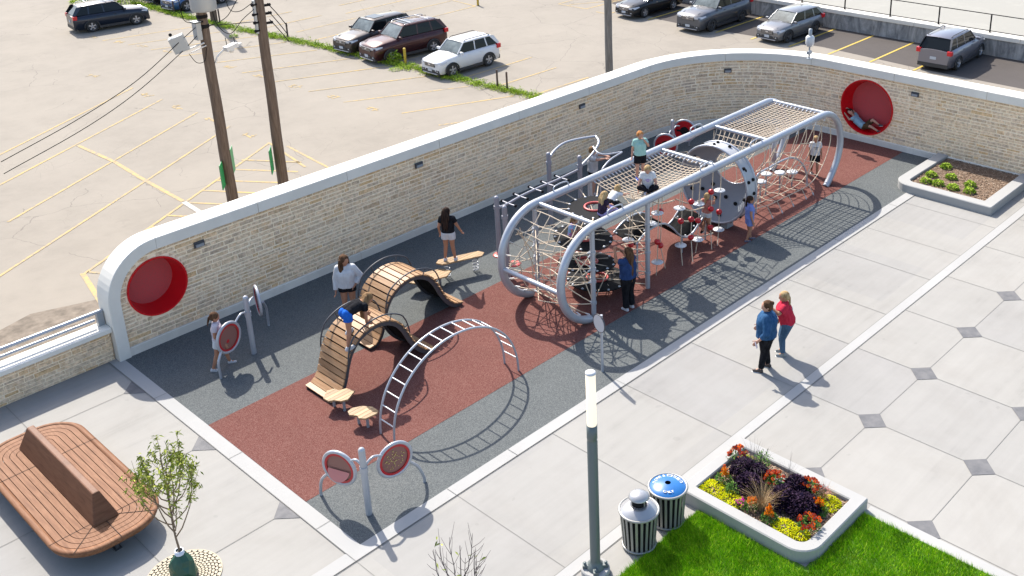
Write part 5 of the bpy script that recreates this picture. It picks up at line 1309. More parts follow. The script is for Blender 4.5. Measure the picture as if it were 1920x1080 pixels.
    for sy in (-1, 1):
        hl = [(x1+.012, sy*W*.235, zf-.075), (x1-.02, sy*W*.36, zf-.075), (x1-.16, sy*W*.452, zf-.05), (x1-.46, sy*W*.488, zf+.03), (x1-.46, sy*W*.474, zf+.085), (x1-.16, sy*W*.425, zf+.075), (x1-.03, sy*W*.34, zf+.05), (x1+.012, sy*W*.235, zf+.035)]
        mb = MB(); mb.add(hl, [(0, 1, 6, 7), (1, 2, 5, 6), (2, 3, 4, 5)])
        o = mb.build('headlight', lampm, t); sol = o.modifiers.new('thick', 'SOLIDIFY'); sol.thickness = .05; sol.offset = 0
        mb = MB(); mb.box((x0+.12, sy*W*.425, belt-.10 if style == 'suv' else belt*.85), (.26, W*.13, .24)); mb.build('tail_light', taill, t, bevel=.03)
        mb = MB(); mb.box((xw0-.12, sy*(W/2+.06), belt+.07), (.13, .22, .15)); mb.build('mirror', paint, t, bevel=.04)
        mb = MB(); mb.box((x1-.03, sy*W*.33, .40), (.11, .26, .13)); mb.build('fog_lamp', trim, t, bevel=.02)
        mb = MB(); mb.box((x1+.022, sy*W*.33, .40), (.02, .09, .05)); mb.build('fog_lens', lampm, t)
    mb = MB(); mb.box((x1-.005, 0, zf-.09), (.085, W*.46, .21)); g_ = mb.build('grille', trim, t, bevel=.02)
    mb = MB()
    for k in range(3): mb.box((x1+.038, 0, zf-.035-.055*k), (.012, W*.42, .014))
    mb.box((x1+.036, 0, zf+.02), (.02, W*.46, .025)); mb.box((x1+.045, 0, zf-.07), (.02, .17, .07)); mb.build('grille_bar', chrome, g_)
    mb = MB(); mb.box((x1-.0, 0, .40), (.07, W*.42, .11)); mb.build('lower_intake', trim, t, bevel=.02)
    mb = MB(); mb.box((x1+.01, 0, .255), (.10, W*.66, .05)); mb.build('skid_plate', rimm, t, bevel=.015)
    mb = MB(); mb.tube([(xw0+.03, -W*.30, belt+.03), (xw0+.0, -W*.02, belt+.10)], .012, 5); mb.tube([(xw0+.03, W*.10, belt+.03), (xw0+.0, W*.34, belt+.08)], .012, 5); mb.build('wiper', trim, t)
    mb = MB()
    for sy in (-1, 1): mb.tube([(xw0+.05, sy*W*.30, hz_+.06), (x1-.25, sy*W*.27, hz_*.93+.03)], .012, 5)
    mb.build('bonnet_crease', paint, t)
    mb = MB(); mb.box((x1+.03, 0, .43), (.03, .32, .14)); mb.build('number_plate', plate_m, t)
    mb = MB(); mb.box((x0-.01, 0, .72 if style == 'suv' else .8), (.03, .32, .14)); mb.build('number_plate', plate_m, t)
    mb = MB()
    for sy in (-1, 1):
        for x in (.0+xw0-.72, xw0-1.75 if L > 4.3 else xw0-1.6): mb.box((x, sy*(W/2-.01), belt-.14), (.16, .03, .03))
    mb.build('door_handle', paint if style == 'suv' else chrome, t)
    return t
P_white = car_paint('white_paint', (.55, .56, .58), 0, .35); P_maroon = car_paint('maroon_paint', (.045, .012, .013)); P_dark = car_paint('dark_bronze_paint', (.045, .036, .033)); P_black = car_paint('black_paint', (.012, .013, .015)); P_grey = car_paint('grey_paint', (.10, .105, .118), .5); P_silver = car_paint('silver_paint', (.19, .19, .196), .5); P_navy = car_paint('navy_paint', (.012, .018, .032)); P_blue = car_paint('blue_paint', (.03, .08, .20)); P_silv2 = car_paint('lilac_silver_paint', (.19, .185, .21), .5)
# noses point towards the viewer's side (-x)
car('parked_car', 'white compact SUV parked alone past the grass strip', (27.35, 29.3, ZL), R(180), 4.27, 1.76, 1.66, 2.55, P_white, .60, rack=1)
car('parked_car', 'maroon SUV with roof rack beside a yellow post', (27.2, 34.05, ZL), R(176), 4.9, 1.94, 1.86, 2.85, P_maroon, .60, rack=2, sunroof=True, cladding=True)
car('parked_car', 'dark bronze SUV with a sunroof just left of the maroon one', (27.25, 36.95, ZL), R(184), 4.75, 1.88, 1.70, 2.75, P_dark, .60, sunroof=True)
car('parked_car', 'black sedan in the dark asphalt bay left of the tall wooden pole', (43.5, 29.55, ZL), R(178), 4.85, 1.85, 1.46, 2.75, P_black, .60, style='sedan', cladding=False, ws0=.28, ws1=.43, rear0=.80, rearslope=.02)
car('parked_car', 'large grey SUV parked against the far retaining wall', (43.45, 24.35, ZL), R(180), 5.35, 2.05, 1.92, 3.07, P_grey, .62, dark_rim=True)
car('parked_car', 'small silver-grey SUV parked right of the large grey SUV', (43.9, 19.25, ZL), R(178), 4.54, 1.82, 1.56, 2.70, P_silver, .60, dark_rim=True, ws0=.27, ws1=.42)
car('parked_car', 'silver SUV seen from behind at the right edge of the lot', (44.6, 9.7, ZL), R(2), 4.8, 1.93, 1.76, 2.9, P_silv2, .60, rack=1)
car('parked_car', 'navy SUV with roof rails at the upper left of the lot', (19.45, 54.5, ZL), R(-8), 4.6, 1.86, 1.70, 2.69, P_navy, .60, rack=2)
car('parked_car', 'bright blue car partly behind the transformer pole', (26.0, 55.35, ZL), R(186), 4.7, 1.85, 1.6, 2.72, P_blue, .60)
car('parked_car', 'black car at the top edge left of the blue car', (26.3, 58.6, ZL), R(184), 4.7, 1.85, 1.6, 2.75, P_black, .60)

# ================================================================ weeds between the two lots
path_ = [(23.4, 60), (23.6, 57.1), (23.6, 54.1), (24.15, 47.5), (24.6, 43.4), (24.9, 41.3), (25.35, 35.7), (25.7, 30.5), (25.95, 26), (26.35, 22.4), (26.6, 19)]
rq = np.random.default_rng(21); V = []; F = []
pp = [Vector((x, y, 0)) for x, y in path_]
cl_ = []
for a, b in zip(pp[:-1], pp[1:]):
    m_ = int((b-a).length*42)
    for i in range(m_):
        p = a.lerp(b, rq.random()); cl_.append((p.x+rq.normal(0, .2), p.y, rq.uniform(.05, .2)*(1+.9*(rq.random() < .06))))
for (x, y, h) in cl_:
    v, f = leaves(x, y, ZL, .13, h, 16, .10, .035, 'dome', int(x*1000+y*77) % 99991, 1.0); b = len(V); V += v; F += [tuple(i+b for i in q2) for q2 in f]
o = leaf_obj('weed_strip', V, F, LM['weed']); tag(o, 'bright green weeds growing in the seam between the two lots', 'weeds', kind='stuff')
mb = MB(); pts = [(x-.22, y, ZL+.01) for x, y in path_]+[(x+.22, y, ZL+.01) for x, y in reversed(path_)]; mb.poly(pts); mb.build('weed_strip_soil', noisy('weed_soil', (.14, .16, .06), (.30, .26, .18), 2, .95), kind='structure')
plant('weed_bush', 'leafy green weed at the foot of the yellow post by the maroon SUV', 'weed', 25.7, 33.1, ZL, [('leaves', LM['weed'], dict(r=.42, h=.65, n=420, l=.16, w=.08))], None, 71)
plant('weed_bush', 'low weed tuft in the asphalt near the far left pole shadow', 'weed', 23.0, 45.4, ZL, [('leaves', LM['weed'], dict(r=.22, h=.2, n=160, l=.12, w=.04))], None, 72)
plant('weed_bush', 'sprawling weed beside the seam left of the white SUV', 'weed', 24.9, 31.9, ZL, [('leaves', LM['weed'], dict(r=.34, h=.08, n=160, l=.14, w=.03))], None, 73)
V, F = leaves(22.6, 61.3, ZL, 2.6, 1.1, 2600, .3, .08, 'dome', 5, 1.0); o = leaf_obj('roadside_brush', V, F, LM['weed']); tag(o, 'pale green brush behind the navy SUV', 'brush', kind='stuff')
# bollards and posts
def bollard(name, label, x, y, h, r, mat, group):
    t = thing(name, label, 'post', (x, y, ZL), 0, group); mb = MB(); mb.tube([(0, 0, 0), (0, 0, h-.02)], r, 12); mb.sphere((0, 0, h-.03), r, 10, 0, (1, 1, .5)); mb.build('tube', mat, t); 
    mb = MB(); mb.lathe([(r+.03, 0), (r+.03, .02), (r, .03)], (0, 0, 0), 12); mb.build('footing', M['dirt'], t); return t
yb = noisy('bollard_yellow', (.42, .28, .02), (.5, .34, .04), 4, .5)
bollard('bollard', 'yellow steel post at the corner of the maroon SUV', 25.92, 32.35, .92, .075, yb, 'yellow bollards')
bollard('bollard', 'yellow steel post at the top edge of the lot right of the maroon SUV', 37.8, 39.75, .95, .075, yb, 'yellow bollards')
rust = noisy('rusty_post', (.045, .03, .028), (.09, .06, .05), 6, .8)
bollard('metal_post', 'left one of two dark rusty posts right of the white SUV', 26.1, 25.1, 1.0, .05, rust, 'dark metal posts by the weeds')
bollard('metal_post', 'right one of two dark rusty posts right of the white SUV', 26.25, 24.55, .95, .05, rust, 'dark metal posts by the weeds')
bollard('metal_post', 'dark rusty post standing in the weeds right of the second pole', 25.0, 42.6, .95, .05, rust, 'dark metal posts by the weeds')
bollard('metal_post', 'dark post between the two left utility poles', 24.4, 49.6, .9, .05, rust, 'dark metal posts by the weeds')
bollard('metal_post', 'dark post in front of the blue car', 23.7, 54.3, .9, .05, rust, 'dark metal posts by the weeds')
# ================================================================ utility poles
def upole(label, x, y, h, r0, r1_, mat, lean=(0, 0)):
    t = thing('utility_pole', label, 'utility pole', (x, y, ZL)); mb = MB(); n = 14; pts = [(lean[0]*k/n+.01*math.sin(k*1.7), lean[1]*k/n, h*k/n) for k in range(n+1)]
    mb.tube(pts, [r0+(r1_-r0)*k/n for k in range(n+1)], 16); mb.build('pole_shaft', mat, t); return t
def signs(label, x, y, z_, rz, w=.62, h=.95):
    t = thing('sign_board', label, 'sign', (x, y, z_), rz, 'green sign boards on the poles')
    mb = MB(); mb.box((0, .0, 0), (w, .012, h)); mb.build('board', M['green_sign'], t); mb = MB(); mb.box((0, .02, 0), (w*.94, .012, h*.97)); mb.build('board_back', M['sign_back'], t); return t
p1 = upole('weathered brown utility pole carrying the transformer and grey meter boxes, left of the pair', 9.14, 21.0, 12.6, .21, .15, M['pole'], (-.12, 0))
p2 = upole('weathered brown utility pole with a row of insulators, right of the pair', 11.25, 21.0, 12.8, .21, .15, M['pole'], (.05, 0))
p3 = upole('grey wooden utility pole standing alone behind the curved wall', 28.9, 20.0, 12.5, .19, .16, M['poleg'], (-.1, 0))
p4 = upole('distant brown utility pole behind the transformer pole, base in the weeds', 24.19, 49.9, 9.0, .22, .19, M['pole'])
signs('green sign board on the left side of the transformer pole', 8.78, 20.75, -1.30, R(52)); signs('narrow green sign board on the right side of the transformer pole', 9.50, 21.25, -1.05, R(52), .5, .95)
signs('green sign board on the left side of the insulator pole', 10.80, 20.8, -1.35, R(52)); signs('green sign board on the right side of the insulator pole', 11.50, 21.2, -1.05, R(52), .45, .95)
t = thing('transformer', 'light grey cylindrical transformer can on the left utility pole', 'transformer', (9.0, 20.62, 0))
mb = MB(); mb.lathe([(.001, 4.72), (.40, 4.74), (.43, 4.80), (.43, 6.1), (.3, 6.2), (.001, 6.22)], (0, 0, 0), 28); mb.build('tank', M['lightgrey'], t); mb = MB(); mb.box((.28, .2, 5.2), (.12, .2, .3)); mb.build('bracket', M['lightgrey'], t)
t = thing('equipment_box', 'tilted grey equipment box on an arm, left of the transformer pole', 'equipment box', (8.27, 21.0, 3.62), R(-30))
mb = MB(); mb.box((-.15, 0, .05), (.5, .34, .55), 0, 0, R(-18)); mb.build('case', M['lightgrey'], t); mb = MB(); mb.tube([(.0, 0, -.22), (.65, .2, -.05)], .03, 8); mb.tube([(.2, 0, -.3), (.7, .2, -.15)], .02, 8); mb.build('arm', M['whitemetal'], t); mb = MB(); mb.sphere((-.38, 0, .38), .06, 8); mb.build('lens', M['black'], t)
t = thing('meter_box', 'narrow grey box fixed flat to the left side of the transformer pole', 'equipment box', (8.80, 20.95, 4.0)); mb = MB(); mb.box((0, 0, 0), (.2, .3, .62)); mb.build('case', M['lightgrey'], t, bevel=.02); mb = MB(); mb.box((-.02, 0, .33), (.24, .34, .03)); mb.build('hood', M['lightgrey'], t)
t = thing('pole_antenna', 'white camera and antenna unit on a curved arm, right of the transformer pole', 'camera', (9.28, 20.95, 2.75))
mb = MB(); mb.tube(catmull([(0, 0, 0), (.10, -.02, .22), (.42, -.05, .45)], 5), .035, 8); mb.build('arm', M['whitemetal'], t); mb = MB(); mb.box((.62, -.07, .46), (.5, .22, .16), 0, R(10), R(-8)); mb.box((.9, -.1, .5), (.22, .12, .08)); mb.sphere((.62, -.07, .34), .1, 10); mb.build('unit', M['whitemetal'], t)
mb = MB(); mb.tube([(.5, -.05, .5), (.47, -.05, .82)], .012, 6); mb.tube([(.8, -.05, .5), (.79, -.05, .78)], .012, 6); mb.build('aerial', M['black'], t)
t = thing('insulator_bank', 'row of black and white insulators fixed to the right utility pole', 'insulators', (11.3, 21, 0))
for s_, zs in ((-1, (3.55, 3.85, 4.15, 4.5)), (1, (3.75, 4.1, 4.4))):
    for zz in zs:
        mb = MB(); mb.tube([(s_*.14, -.05, zz), (s_*.32, -.08, zz)], .05, 8); mb.sphere((s_*.34, -.08, zz), .06, 8); mb.build('insulator', M['black'] , t)
mb = MB(); mb.box((-.26, -.05, 4.05), (.08, .1, 1.2)); mb.build('bracket', M['lightgrey'], t)
def wire(label, pts, r=.013, k=10):
    mb = MB(); mb.tube(catmull(pts, k), r, 6, 0, False); o = mb.build('power_cable', M['black']); return tag(o, label, 'cable', 'cables on the utility poles')
wire('upper cable running from the transformer pole to the left edge', [(9.0, 20.8, 4.35), (8.3, 20.9, 3.9), (6.5, 21.1, 2.75), (4.5, 21.3, 1.9), (2.0, 21.5, 1.1)])
wire('lower cable running from the transformer pole to the left edge', [(9.0, 20.8, 4.1), (8.0, 20.9, 3.35), (6.3, 21.1, 2.3), (4.5, 21.3, 1.5), (2.0, 21.5, .7)])
wire('straight cable between the two poles', [(9.05, 20.85, 4.15), (10.1, 20.9, 4.0), (11.0, 20.9, 3.9)])
wire('deeply sagging loop between the two poles', [(9.35, 20.8, 5.2), (9.45, 20.8, 4.2), (9.9, 20.8, 3.7), (10.5, 20.85, 4.1), (11.0, 20.9, 4.35)])
wire('upper sagging loop into the insulators', [(9.9, 20.8, 5.4), (10.0, 20.8, 4.6), (10.4, 20.85, 4.4), (11.0, 20.9, 4.6)])
wire('cable bundle rising between the poles', [(9.2, 20.85, 4.1), (9.9, 20.85, 4.3), (10.5, 20.85, 4.9), (11.0, 20.9, 4.75)])
wire('cable drooping left of the transformer', [(8.2, 20.7, 5.6), (8.25, 20.7, 4.6), (8.6, 20.75, 4.35), (9.0, 20.8, 4.3)])
wire('loop hanging under the equipment box', [(8.35, 20.9, 3.3), (8.55, 20.85, 2.95), (8.85, 20.85, 2.95), (9.0, 20.85, 3.4)], .012)
for i, (a, b, lb) in enumerate([(3.9, 3.0, 'lowest'), (4.2, 3.25, 'middle'), (4.5, 3.6, 'topmost')]):
    wire('%s dark cable end slanting down right of the insulator pole' % lb, [(11.5, 20.8, a), (11.75, 20.6, (a+b)/2), (12.0, 20.5, b)], .016)
t = thing('cable_clamp', 'black strap and splice round the transformer pole', 'clamp', (9.07, 21, 4.05)); mb = MB(); mb.lathe([(.17, 0), (.2, .02), (.2, .12), (.17, .14)], (0, 0, 0), 16); mb.lathe([(.17, .35), (.195, .37), (.195, .46), (.17, .48)], (0, 0, 0), 16); mb.build('strap', M['black'], t)
# ================================================================ people
def remesh(cones, name, voxel=.010, smooth=4, ell=()):
    mb = MB()
    for c in cones:
        p0, r0, p1, r1 = c[:4]; caps = c[4] if len(c) > 4 else (1, 1)
        p0, p1 = Vector(p0), Vector(p1)
        if (p1-p0).length > 1e-5: mb.tube([p0, p1], [r0, r1], 14, 0, True, False, False)
        if caps[0]: mb.sphere(p0, r0, 12)
        if caps[1]: mb.sphere(p1, r1, 12)
    for (c, sc, Mx) in ell: mb.sphere(c, 1, 18, 0, sc, Mx)
    me = bpy.data.meshes.new('tmp'); me.from_pydata(mb.v, [], mb.f); me.update()
    o = bpy.data.objects.new('tmp', me); COL.objects.link(o)
    m_ = o.modifiers.new('r', 'REMESH'); m_.mode = 'VOXEL'; m_.voxel_size = voxel; m_.use_smooth_shade = True
    s_ = o.modifiers.new('s', 'SMOOTH'); s_.iterations = smooth; s_.factor = .5
    dg = bpy.context.evaluated_depsgraph_get(); dg.update(); e = o.evaluated_get(dg)
    out = bpy.data.meshes.new_from_object(e); out.name = name
    bpy.data.objects.remove(o); bpy.data.meshes.remove(me)
    return out
def cloth(name, c, c2=None, scale=14, rough=.85, st=(1, 1, .5)):
    kk = .66; c = tuple(x*kk for x in c); c2 = tuple(x*kk for x in c2) if c2 else None
    m = new_mat(name, c, rough, 0, .04); q = NT(m); v = q.mapping(st); f = q.noise(v, scale, 4, .6)
    q.base(q.ramp(f, [(.35, c), (.65, c2 or tuple(min(1, x*1.18+.004) for x in c))])); q.bump(q.noise(v, scale*.7, 3, .5, .6), .6, .03); return m
def hairm(name, c, c2): return noisy(name, tuple(x*.7 for x in c), tuple(x*.7 for x in c2), 26, .8, bump=.7, stretch=(1, 1, .12), lo=.35, hi=.62, spec=.08)
HAIR = {'brown': hairm('brown_hair', (.06, .03, .018), (.16, .085, .045)), 'dark': hairm('dark_hair', (.02, .012, .010), (.06, .035, .025)), 'blond': hairm('blond_hair', (.36, .22, .10), (.58, .42, .22)), 'ginger': hairm('ginger_hair', (.42, .15, .04), (.66, .32, .12)), 'lightbrown': hairm('light_brown_hair', (.16, .09, .045), (.36, .22, .11))}
SK = {'fair': noisy('fair_skin', (.40, .215, .15), (.45, .25, .18), 8, .6, spec=.15), 'tan': noisy('tanned_skin', (.32, .155, .095), (.37, .19, .12), 8, .6, spec=.15)}
WHITE = cloth('white_cloth', (.70, .70, .71), (.80, .80, .81)); BLK = cloth('black_cloth', (.012, .012, .015), (.03, .03, .034)); SHOE = new_mat('white_shoe', (.42, .42, .44), .6); SOLE = new_mat('shoe_sole', (.46, .46, .45), .6); EYE = new_mat('eye_dark', (.03, .02, .015), .3); LIP = new_mat('lips', (.42, .13, .11), .5)
STAND = dict(pel=(0, 0, .53), waist=(.005, 0, .60), chest=(.005, 0, .72), neck=(0, 0, .825), head=(.012, 0, .925),
    shL=(0, .098, .805), shR=(0, -.098, .805), elL=(-.01, .135, .64), elR=(-.01, -.135, .64), wrL=(.03, .15, .485), wrR=(.03, -.15, .485),
    hipL=(0, .052, .515), hipR=(0, -.052, .515), knL=(.012, .058, .285), knR=(.012, -.058, .285), anL=(-.01, .062, .045), anR=(-.01, -.062, .045))
def person(label, loc, rz, h, pose={}, top=None, sleeve=.5, top_len=.0, topfit=1.0, bottom=('shorts', None), shoes=None, hair=('brown', 'long'), skin='fair', bulk=1.0, look=0, nod=0, roll=None, hands=({}, {}), group=None, footdir=None, toprint=None):
    t = thing('person', label, 'person', loc, rz, group)
    J = {k: Vector(v)*h for k, v in {**STAND, **pose}.items()}
    b = bulk; V3 = Vector
    def fr(a, c_, u): return J[a].lerp(J[c_], u)
    hf = h if h > 1.5 else h*.97+.04
    # ---- body
    C = []
    ch_r, w_r, p_r = .085*h*b, .072*h*b, .083*h*b
    lat = (J['shL']-J['shR']).normalized(); lath = (J['hipL']-J['hipR']).normalized()
    for s_ in (-1, 1):
        C += [(J['chest']+lat*s_*.035*h, .072*h*b, J['waist']+lat*s_*.028*h, .062*h*b), (J['waist']+lat*s_*.028*h, .062*h*b, J['pel']+lath*s_*.035*h, .070*h*b)]
    C += [(J['shL'], .040*h*b**.5, J['shR'], .040*h*b**.5), (J['chest'], .07*h*b, J['neck']-(J['neck']-J['chest'])*.25, .045*h), (J['neck']-(J['neck']-J['chest']).normalized()*.02*h, .034*h, J['neck'].lerp(J['head'], .45), .031*h)]
    for s in 'LR':
        C += [(J['sh'+s], .038*h*b**.5, J['el'+s], .026*h*b**.5), (J['el'+s], .026*h*b**.4, J['wr'+s], .0165*h)]
        C += [(J['hip'+s], .062*h*b, J['kn'+s], .036*h*b**.5), (J['kn'+s], .036*h*b**.5, fr('kn'+s, 'an'+s, .35), .034*h*b**.5), (fr('kn'+s, 'an'+s, .35), .034*h*b**.5, J['an'+s], .021*h)]
    # head frame
    hc = J['head']; fwd = V3((math.cos(look)*math.cos(nod), math.sin(look)*math.cos(nod), -math.sin(nod))); upv = (hc-J['neck']).normalized()
    if roll is not None: upv = V3(roll).normalized()
    upv = (upv-fwd*upv.dot(fwd)); upv = upv.normalized() if upv.length > .1 else V3((0, 0, 1)); side = upv.cross(fwd).normalized()
    HM = Matrix((fwd, side, upv)).transposed(); hs = max(h, 1.28)*.0
    HR = .062*h if h > 1.5 else .062*(h*.55+1.5*.45)
    def hp(x, y, z_): return hc+HM @ V3((x*HR, y*HR, z_*HR))
    ell = [(hp(-.08, 0, .12), (HR*1.16, HR*.92, HR*1.12), HM), (hp(.16, 0, -.42), (HR*.82, HR*.74, HR*.86), HM), (hp(1.03, 0, -.22), (HR*.17, HR*.15, HR*.24), HM)]
    for s_ in (-1, 1): ell += [(hp(-.05, .93*s_, -.10), (HR*.17, HR*.10, HR*.26), HM)]
    # hands
    for s, sg in (('L', 1), ('R', -1)):
        w = J['wr'+s]; d = (w-J['el'+s]).normalized(); hd = hands[0 if s == 'L' else 1].get('dir'); 
        if hd: d = V3(hd).normalized()
        n = d.cross(V3((0, 0, 1))); n = n.normalized() if n.length > .1 else V3((0, 1, 0)); thumbdir = (V3((1, 0, 0))-d*d.x); thumbdir = thumbdir.normalized() if thumbdir.length > .2 else n
        if hands[0 if s == 'L' else 1].get('thumb'): thumbdir = V3(hands[0 if s == 'L' else 1]['thumb']).normalized()
        pn = d.cross(thumbdir).normalized(); k = h if h > 1.5 else h*.95
        pc = w+d*.030*k
        for o_ in (-.013, 0, .013): C.append((w+thumbdir*o_*k*.5, .0125*k, w+d*.048*k+thumbdir*o_*k, .0105*k))
        curl = hands[0 if s == 'L' else 1].get('curl', .35)
        for i_, (o_, L_) in enumerate(((.019, .040), (.0065, .045), (-.0065, .042), (-.019, .033))):
            a0 = w+d*.052*k+thumbdir*o_*k; a1 = a0+(d+pn*curl*sg*-1).normalized()*L_*.5*k; a2 = a1+(d*(1-curl*.8)+pn*curl*2*sg*-1).normalized()*L_*.5*k; C += [(a0, .0072*k, a1, .0066*k), (a1, .0066*k, a2, .0055*k)]
        a0 = w+d*.02*k+thumbdir*.018*k; a1 = a0+(thumbdir+d*.7).normalized()*.026*k; C += [(a0, .0085*k, a1, .0072*k), (a1, .0072*k, a1+(thumbdir*.5+d).normalized()*.02*k, .006*k)]
    # feet
    feet = {}
    for s in 'LR':
        fd = (footdir or {}).get(s, (1, 0, 0)); fd = V3(fd).normalized(); a = J['an'+s]; shin = (J['kn'+s]-a).normalized(); fl = .115*h
        heel = a-shin*.028*h-fd*.015*h; toe = heel+fd*fl; feet[s] = (heel, toe, fd); C += [(a, .021*h, heel, .020*h), (a, .02*h, toe-fd*.03*h, .014*h), (heel, .02*h, toe-fd*.012*h, .014*h)]
    me = remesh(C, 'body', .0085, 3, ell); me.materials.clear(); me.materials.append(SK[skin]); o = bpy.data.objects.new('body', me); COL.objects.link(o); o.parent = t
    # face
    mb = MB()
    for s_ in (-1, 1): mb.sphere(hp(.86, .33*s_, -.02), HR*.10, 8, 0, (.6, 1.3, .8), HM)
    mb.build('eyes', EYE, t); mb = MB(); mb.sphere(hp(.90, 0, -.62), HR*.20, 8, 0, (.4, 1.2, .35), HM); mb.build('mouth', LIP, t)
    # ---- top
    if top:
        T = []; g_ = .011*topfit*h/1.6+.004; f = topfit
        low = J['pel'].lerp(J['waist'], .35-top_len)
        for s_ in (-1, 1):
            T += [(J['chest']+lat*s_*.035*h, .074*h*b*f+g_, J['waist']+lat*s_*.030*h, .068*h*b*f+g_), (J['waist']+lat*s_*.03*h, .068*h*b*f+g_, low+lath*s_*.034*h, .073*h*b*f+g_, (1, 0))]
        T += [(J['shL'], .042*h*b**.5+g_, J['shR'], .042*h*b**.5+g_), (J['chest'], .074*h*b+g_, J['neck']-(J['neck']-J['chest'])*.22, .042*h+g_*.6, (1, 0))]
        for s in 'LR':
            if sleeve > 0:
                e = fr('sh'+s, 'el'+s, min(1, sleeve)); T.append((J['sh'+s], .041*h*b**.5+g_, e, .034*h*b**.4+g_*(1.2 if sleeve <= 1 else 1), (1, 0 if sleeve <= 1 else 1)))
                if sleeve > 1: T.append((J['el'+s], .032*h*b**.4+g_, fr('el'+s, 'wr'+s, sleeve-1), .023*h+g_, (1, 0)))
        me = remesh(T, 'top', .011, 3); me.materials.clear(); me.materials.append(top); o = bpy.data.objects.new('top', me); COL.objects.link(o); o.parent = t
        if toprint:
            nm, mt, sidev = toprint; mb = MB(); n_ = lat.cross((J['neck']-J['pel']).normalized()).normalized()*sidev; cpt = J['chest']+n_*(.074*h*b*f+g_+.004); rq = random.Random(4)
            uv = (J['neck']-J['waist']).normalized()
            for k in range(9):
                a_ = cpt+lat*(-.045+.011*k)*h+uv*(.004*math.sin(k*2.3)+.012)*h; mb.tube([a_, a_+uv*rq.uniform(.008, .02)*h+lat*rq.uniform(-.004, .008)*h, a_+lat*.01*h], .0035*h, 5)
            for k in range(5):
                a_ = cpt+lat*(-.02+.010*k)*h-uv*.022*h; mb.tube([a_, a_+uv*rq.uniform(.006, .012)*h, a_+lat*.008*h], .003*h, 5)
            mb.build(nm, mt, t)
    # ---- bottom
    kind, mt = bottom[:2]
    if kind:
        B = []; g_ = .010*h/1.6+.003
        top_ = J['pel'].lerp(J['waist'], .55)
        for s_ in (-1, 1): B.append((top_+lath*s_*.03*h, .064*h*b+g_, J['pel']+lath*s_*.036*h, .072*h*b+g_, (0, 1)))
        for s in 'LR':
            if kind == 'shorts': u = bottom[2] if len(bottom) > 2 else .42; e = fr('hip'+s, 'kn'+s, u); B.append((J['hip'+s], .066*h*b+g_, e, .060*h*b**.7+g_*1.4, (1, 0)))
            else:
                B.append((J['hip'+s], .064*h*b+g_, J['kn'+s], .038*h*b**.5+g_)); fl = .040 if kind == 'flare' else .027; end = .93 if kind != 'crop' else .72
                B.append((J['kn'+s], .038*h*b**.5+g_, fr('kn'+s, 'an'+s, end), fl*h*b**.4+g_*.8, (1, 0)))
        me = remesh(B, 'bottoms', .011, 3); me.materials.clear(); me.materials.append(mt); o = bpy.data.objects.new('shorts' if kind == 'shorts' else 'trousers', me); COL.objects.link(o); o.parent = t
    # ---- shoes
    if shoes:
        for s in 'LR':
            heel, toe, fd = feet[s]; up_ = V3((0, 0, 1)) if abs(fd.z) < .7 else V3((1, 0, 0)); sd_ = fd.cross(up_).normalized(); FM = Matrix((fd, sd_, fd.cross(sd_)*-1)).transposed(); mid_ = (heel+toe)/2; l = (toe-heel).length
            me = remesh([(heel, .026*h, toe-fd*.018*h, .020*h), (J['an'+s], .026*h, heel, .026*h, (0, 1)), (J['an'+s], .024*h, mid_, .021*h, (0, 1))], 'shoe', .009, 2); me.materials.clear(); me.materials.append(shoes); o = bpy.data.objects.new('shoe', me); COL.objects.link(o); o.parent = t
            mb = MB(); mb.sphere(mid_-FM @ V3((0, 0, -.0))-up_*.020*h, 1, 14, 0, (l*.64, .031*h, .009*h), FM); mb.build('sole', SOLE, o)
    # ---- hair
    hcol, hst = hair; H = []; E_ = [(hp(-.20, 0, .26), (HR*1.17, HR*1.03, HR*1.06), HM), (hp(-.45, 0, -.12), (HR*.88, HR*.98, HR*.95), HM)]
    back = -fwd; dn = -V3((0, 0, 1))
    if hst == 'long' or hst == 'verylong':
        L_ = (.30 if hst == 'long' else .42)*h; wd = 1.0 if hst == 'long' else 1.35
        for s_ in (-.5, 0, .5, ):
            a0 = hp(-.75, s_, .1); a1 = hp(-.95, s_*1.5, -1.2); a2 = a1+dn*L_*(.45)+back*.012*h; a3 = a1+dn*L_*(.85)+back*.02*h; H += [(a0, HR*.52, a1, HR*.50*wd), (a1, HR*.50*wd, a2, HR*.48*wd), (a2, HR*.48*wd, a3, HR*.22)]
        for s_ in (-1, 1): H += [(hp(-.1, s_*.82, .1), HR*.28, hp(-.25, s_*.95, -.9), HR*.26), (hp(-.25, s_*.95, -.9), HR*.26, hp(-.6, s_*1.1, -2.0), HR*.22)]
    elif hst == 'front':
        for s_, z_ in ((-.9, 0), (.85, 0), (-.6, .1), (-1.05, .1)): a0 = hp(-.1, s_, .2); a1 = hp(.1, s_*1.15, -1.1); a2 = a1+dn*.13*h+fwd*.035*h; a3 = a1+dn*.22*h+fwd*.03*h; H += [(a0, HR*.42, a1, HR*.44), (a1, HR*.44, a2, HR*.4), (a2, HR*.4, a3, HR*.2)]
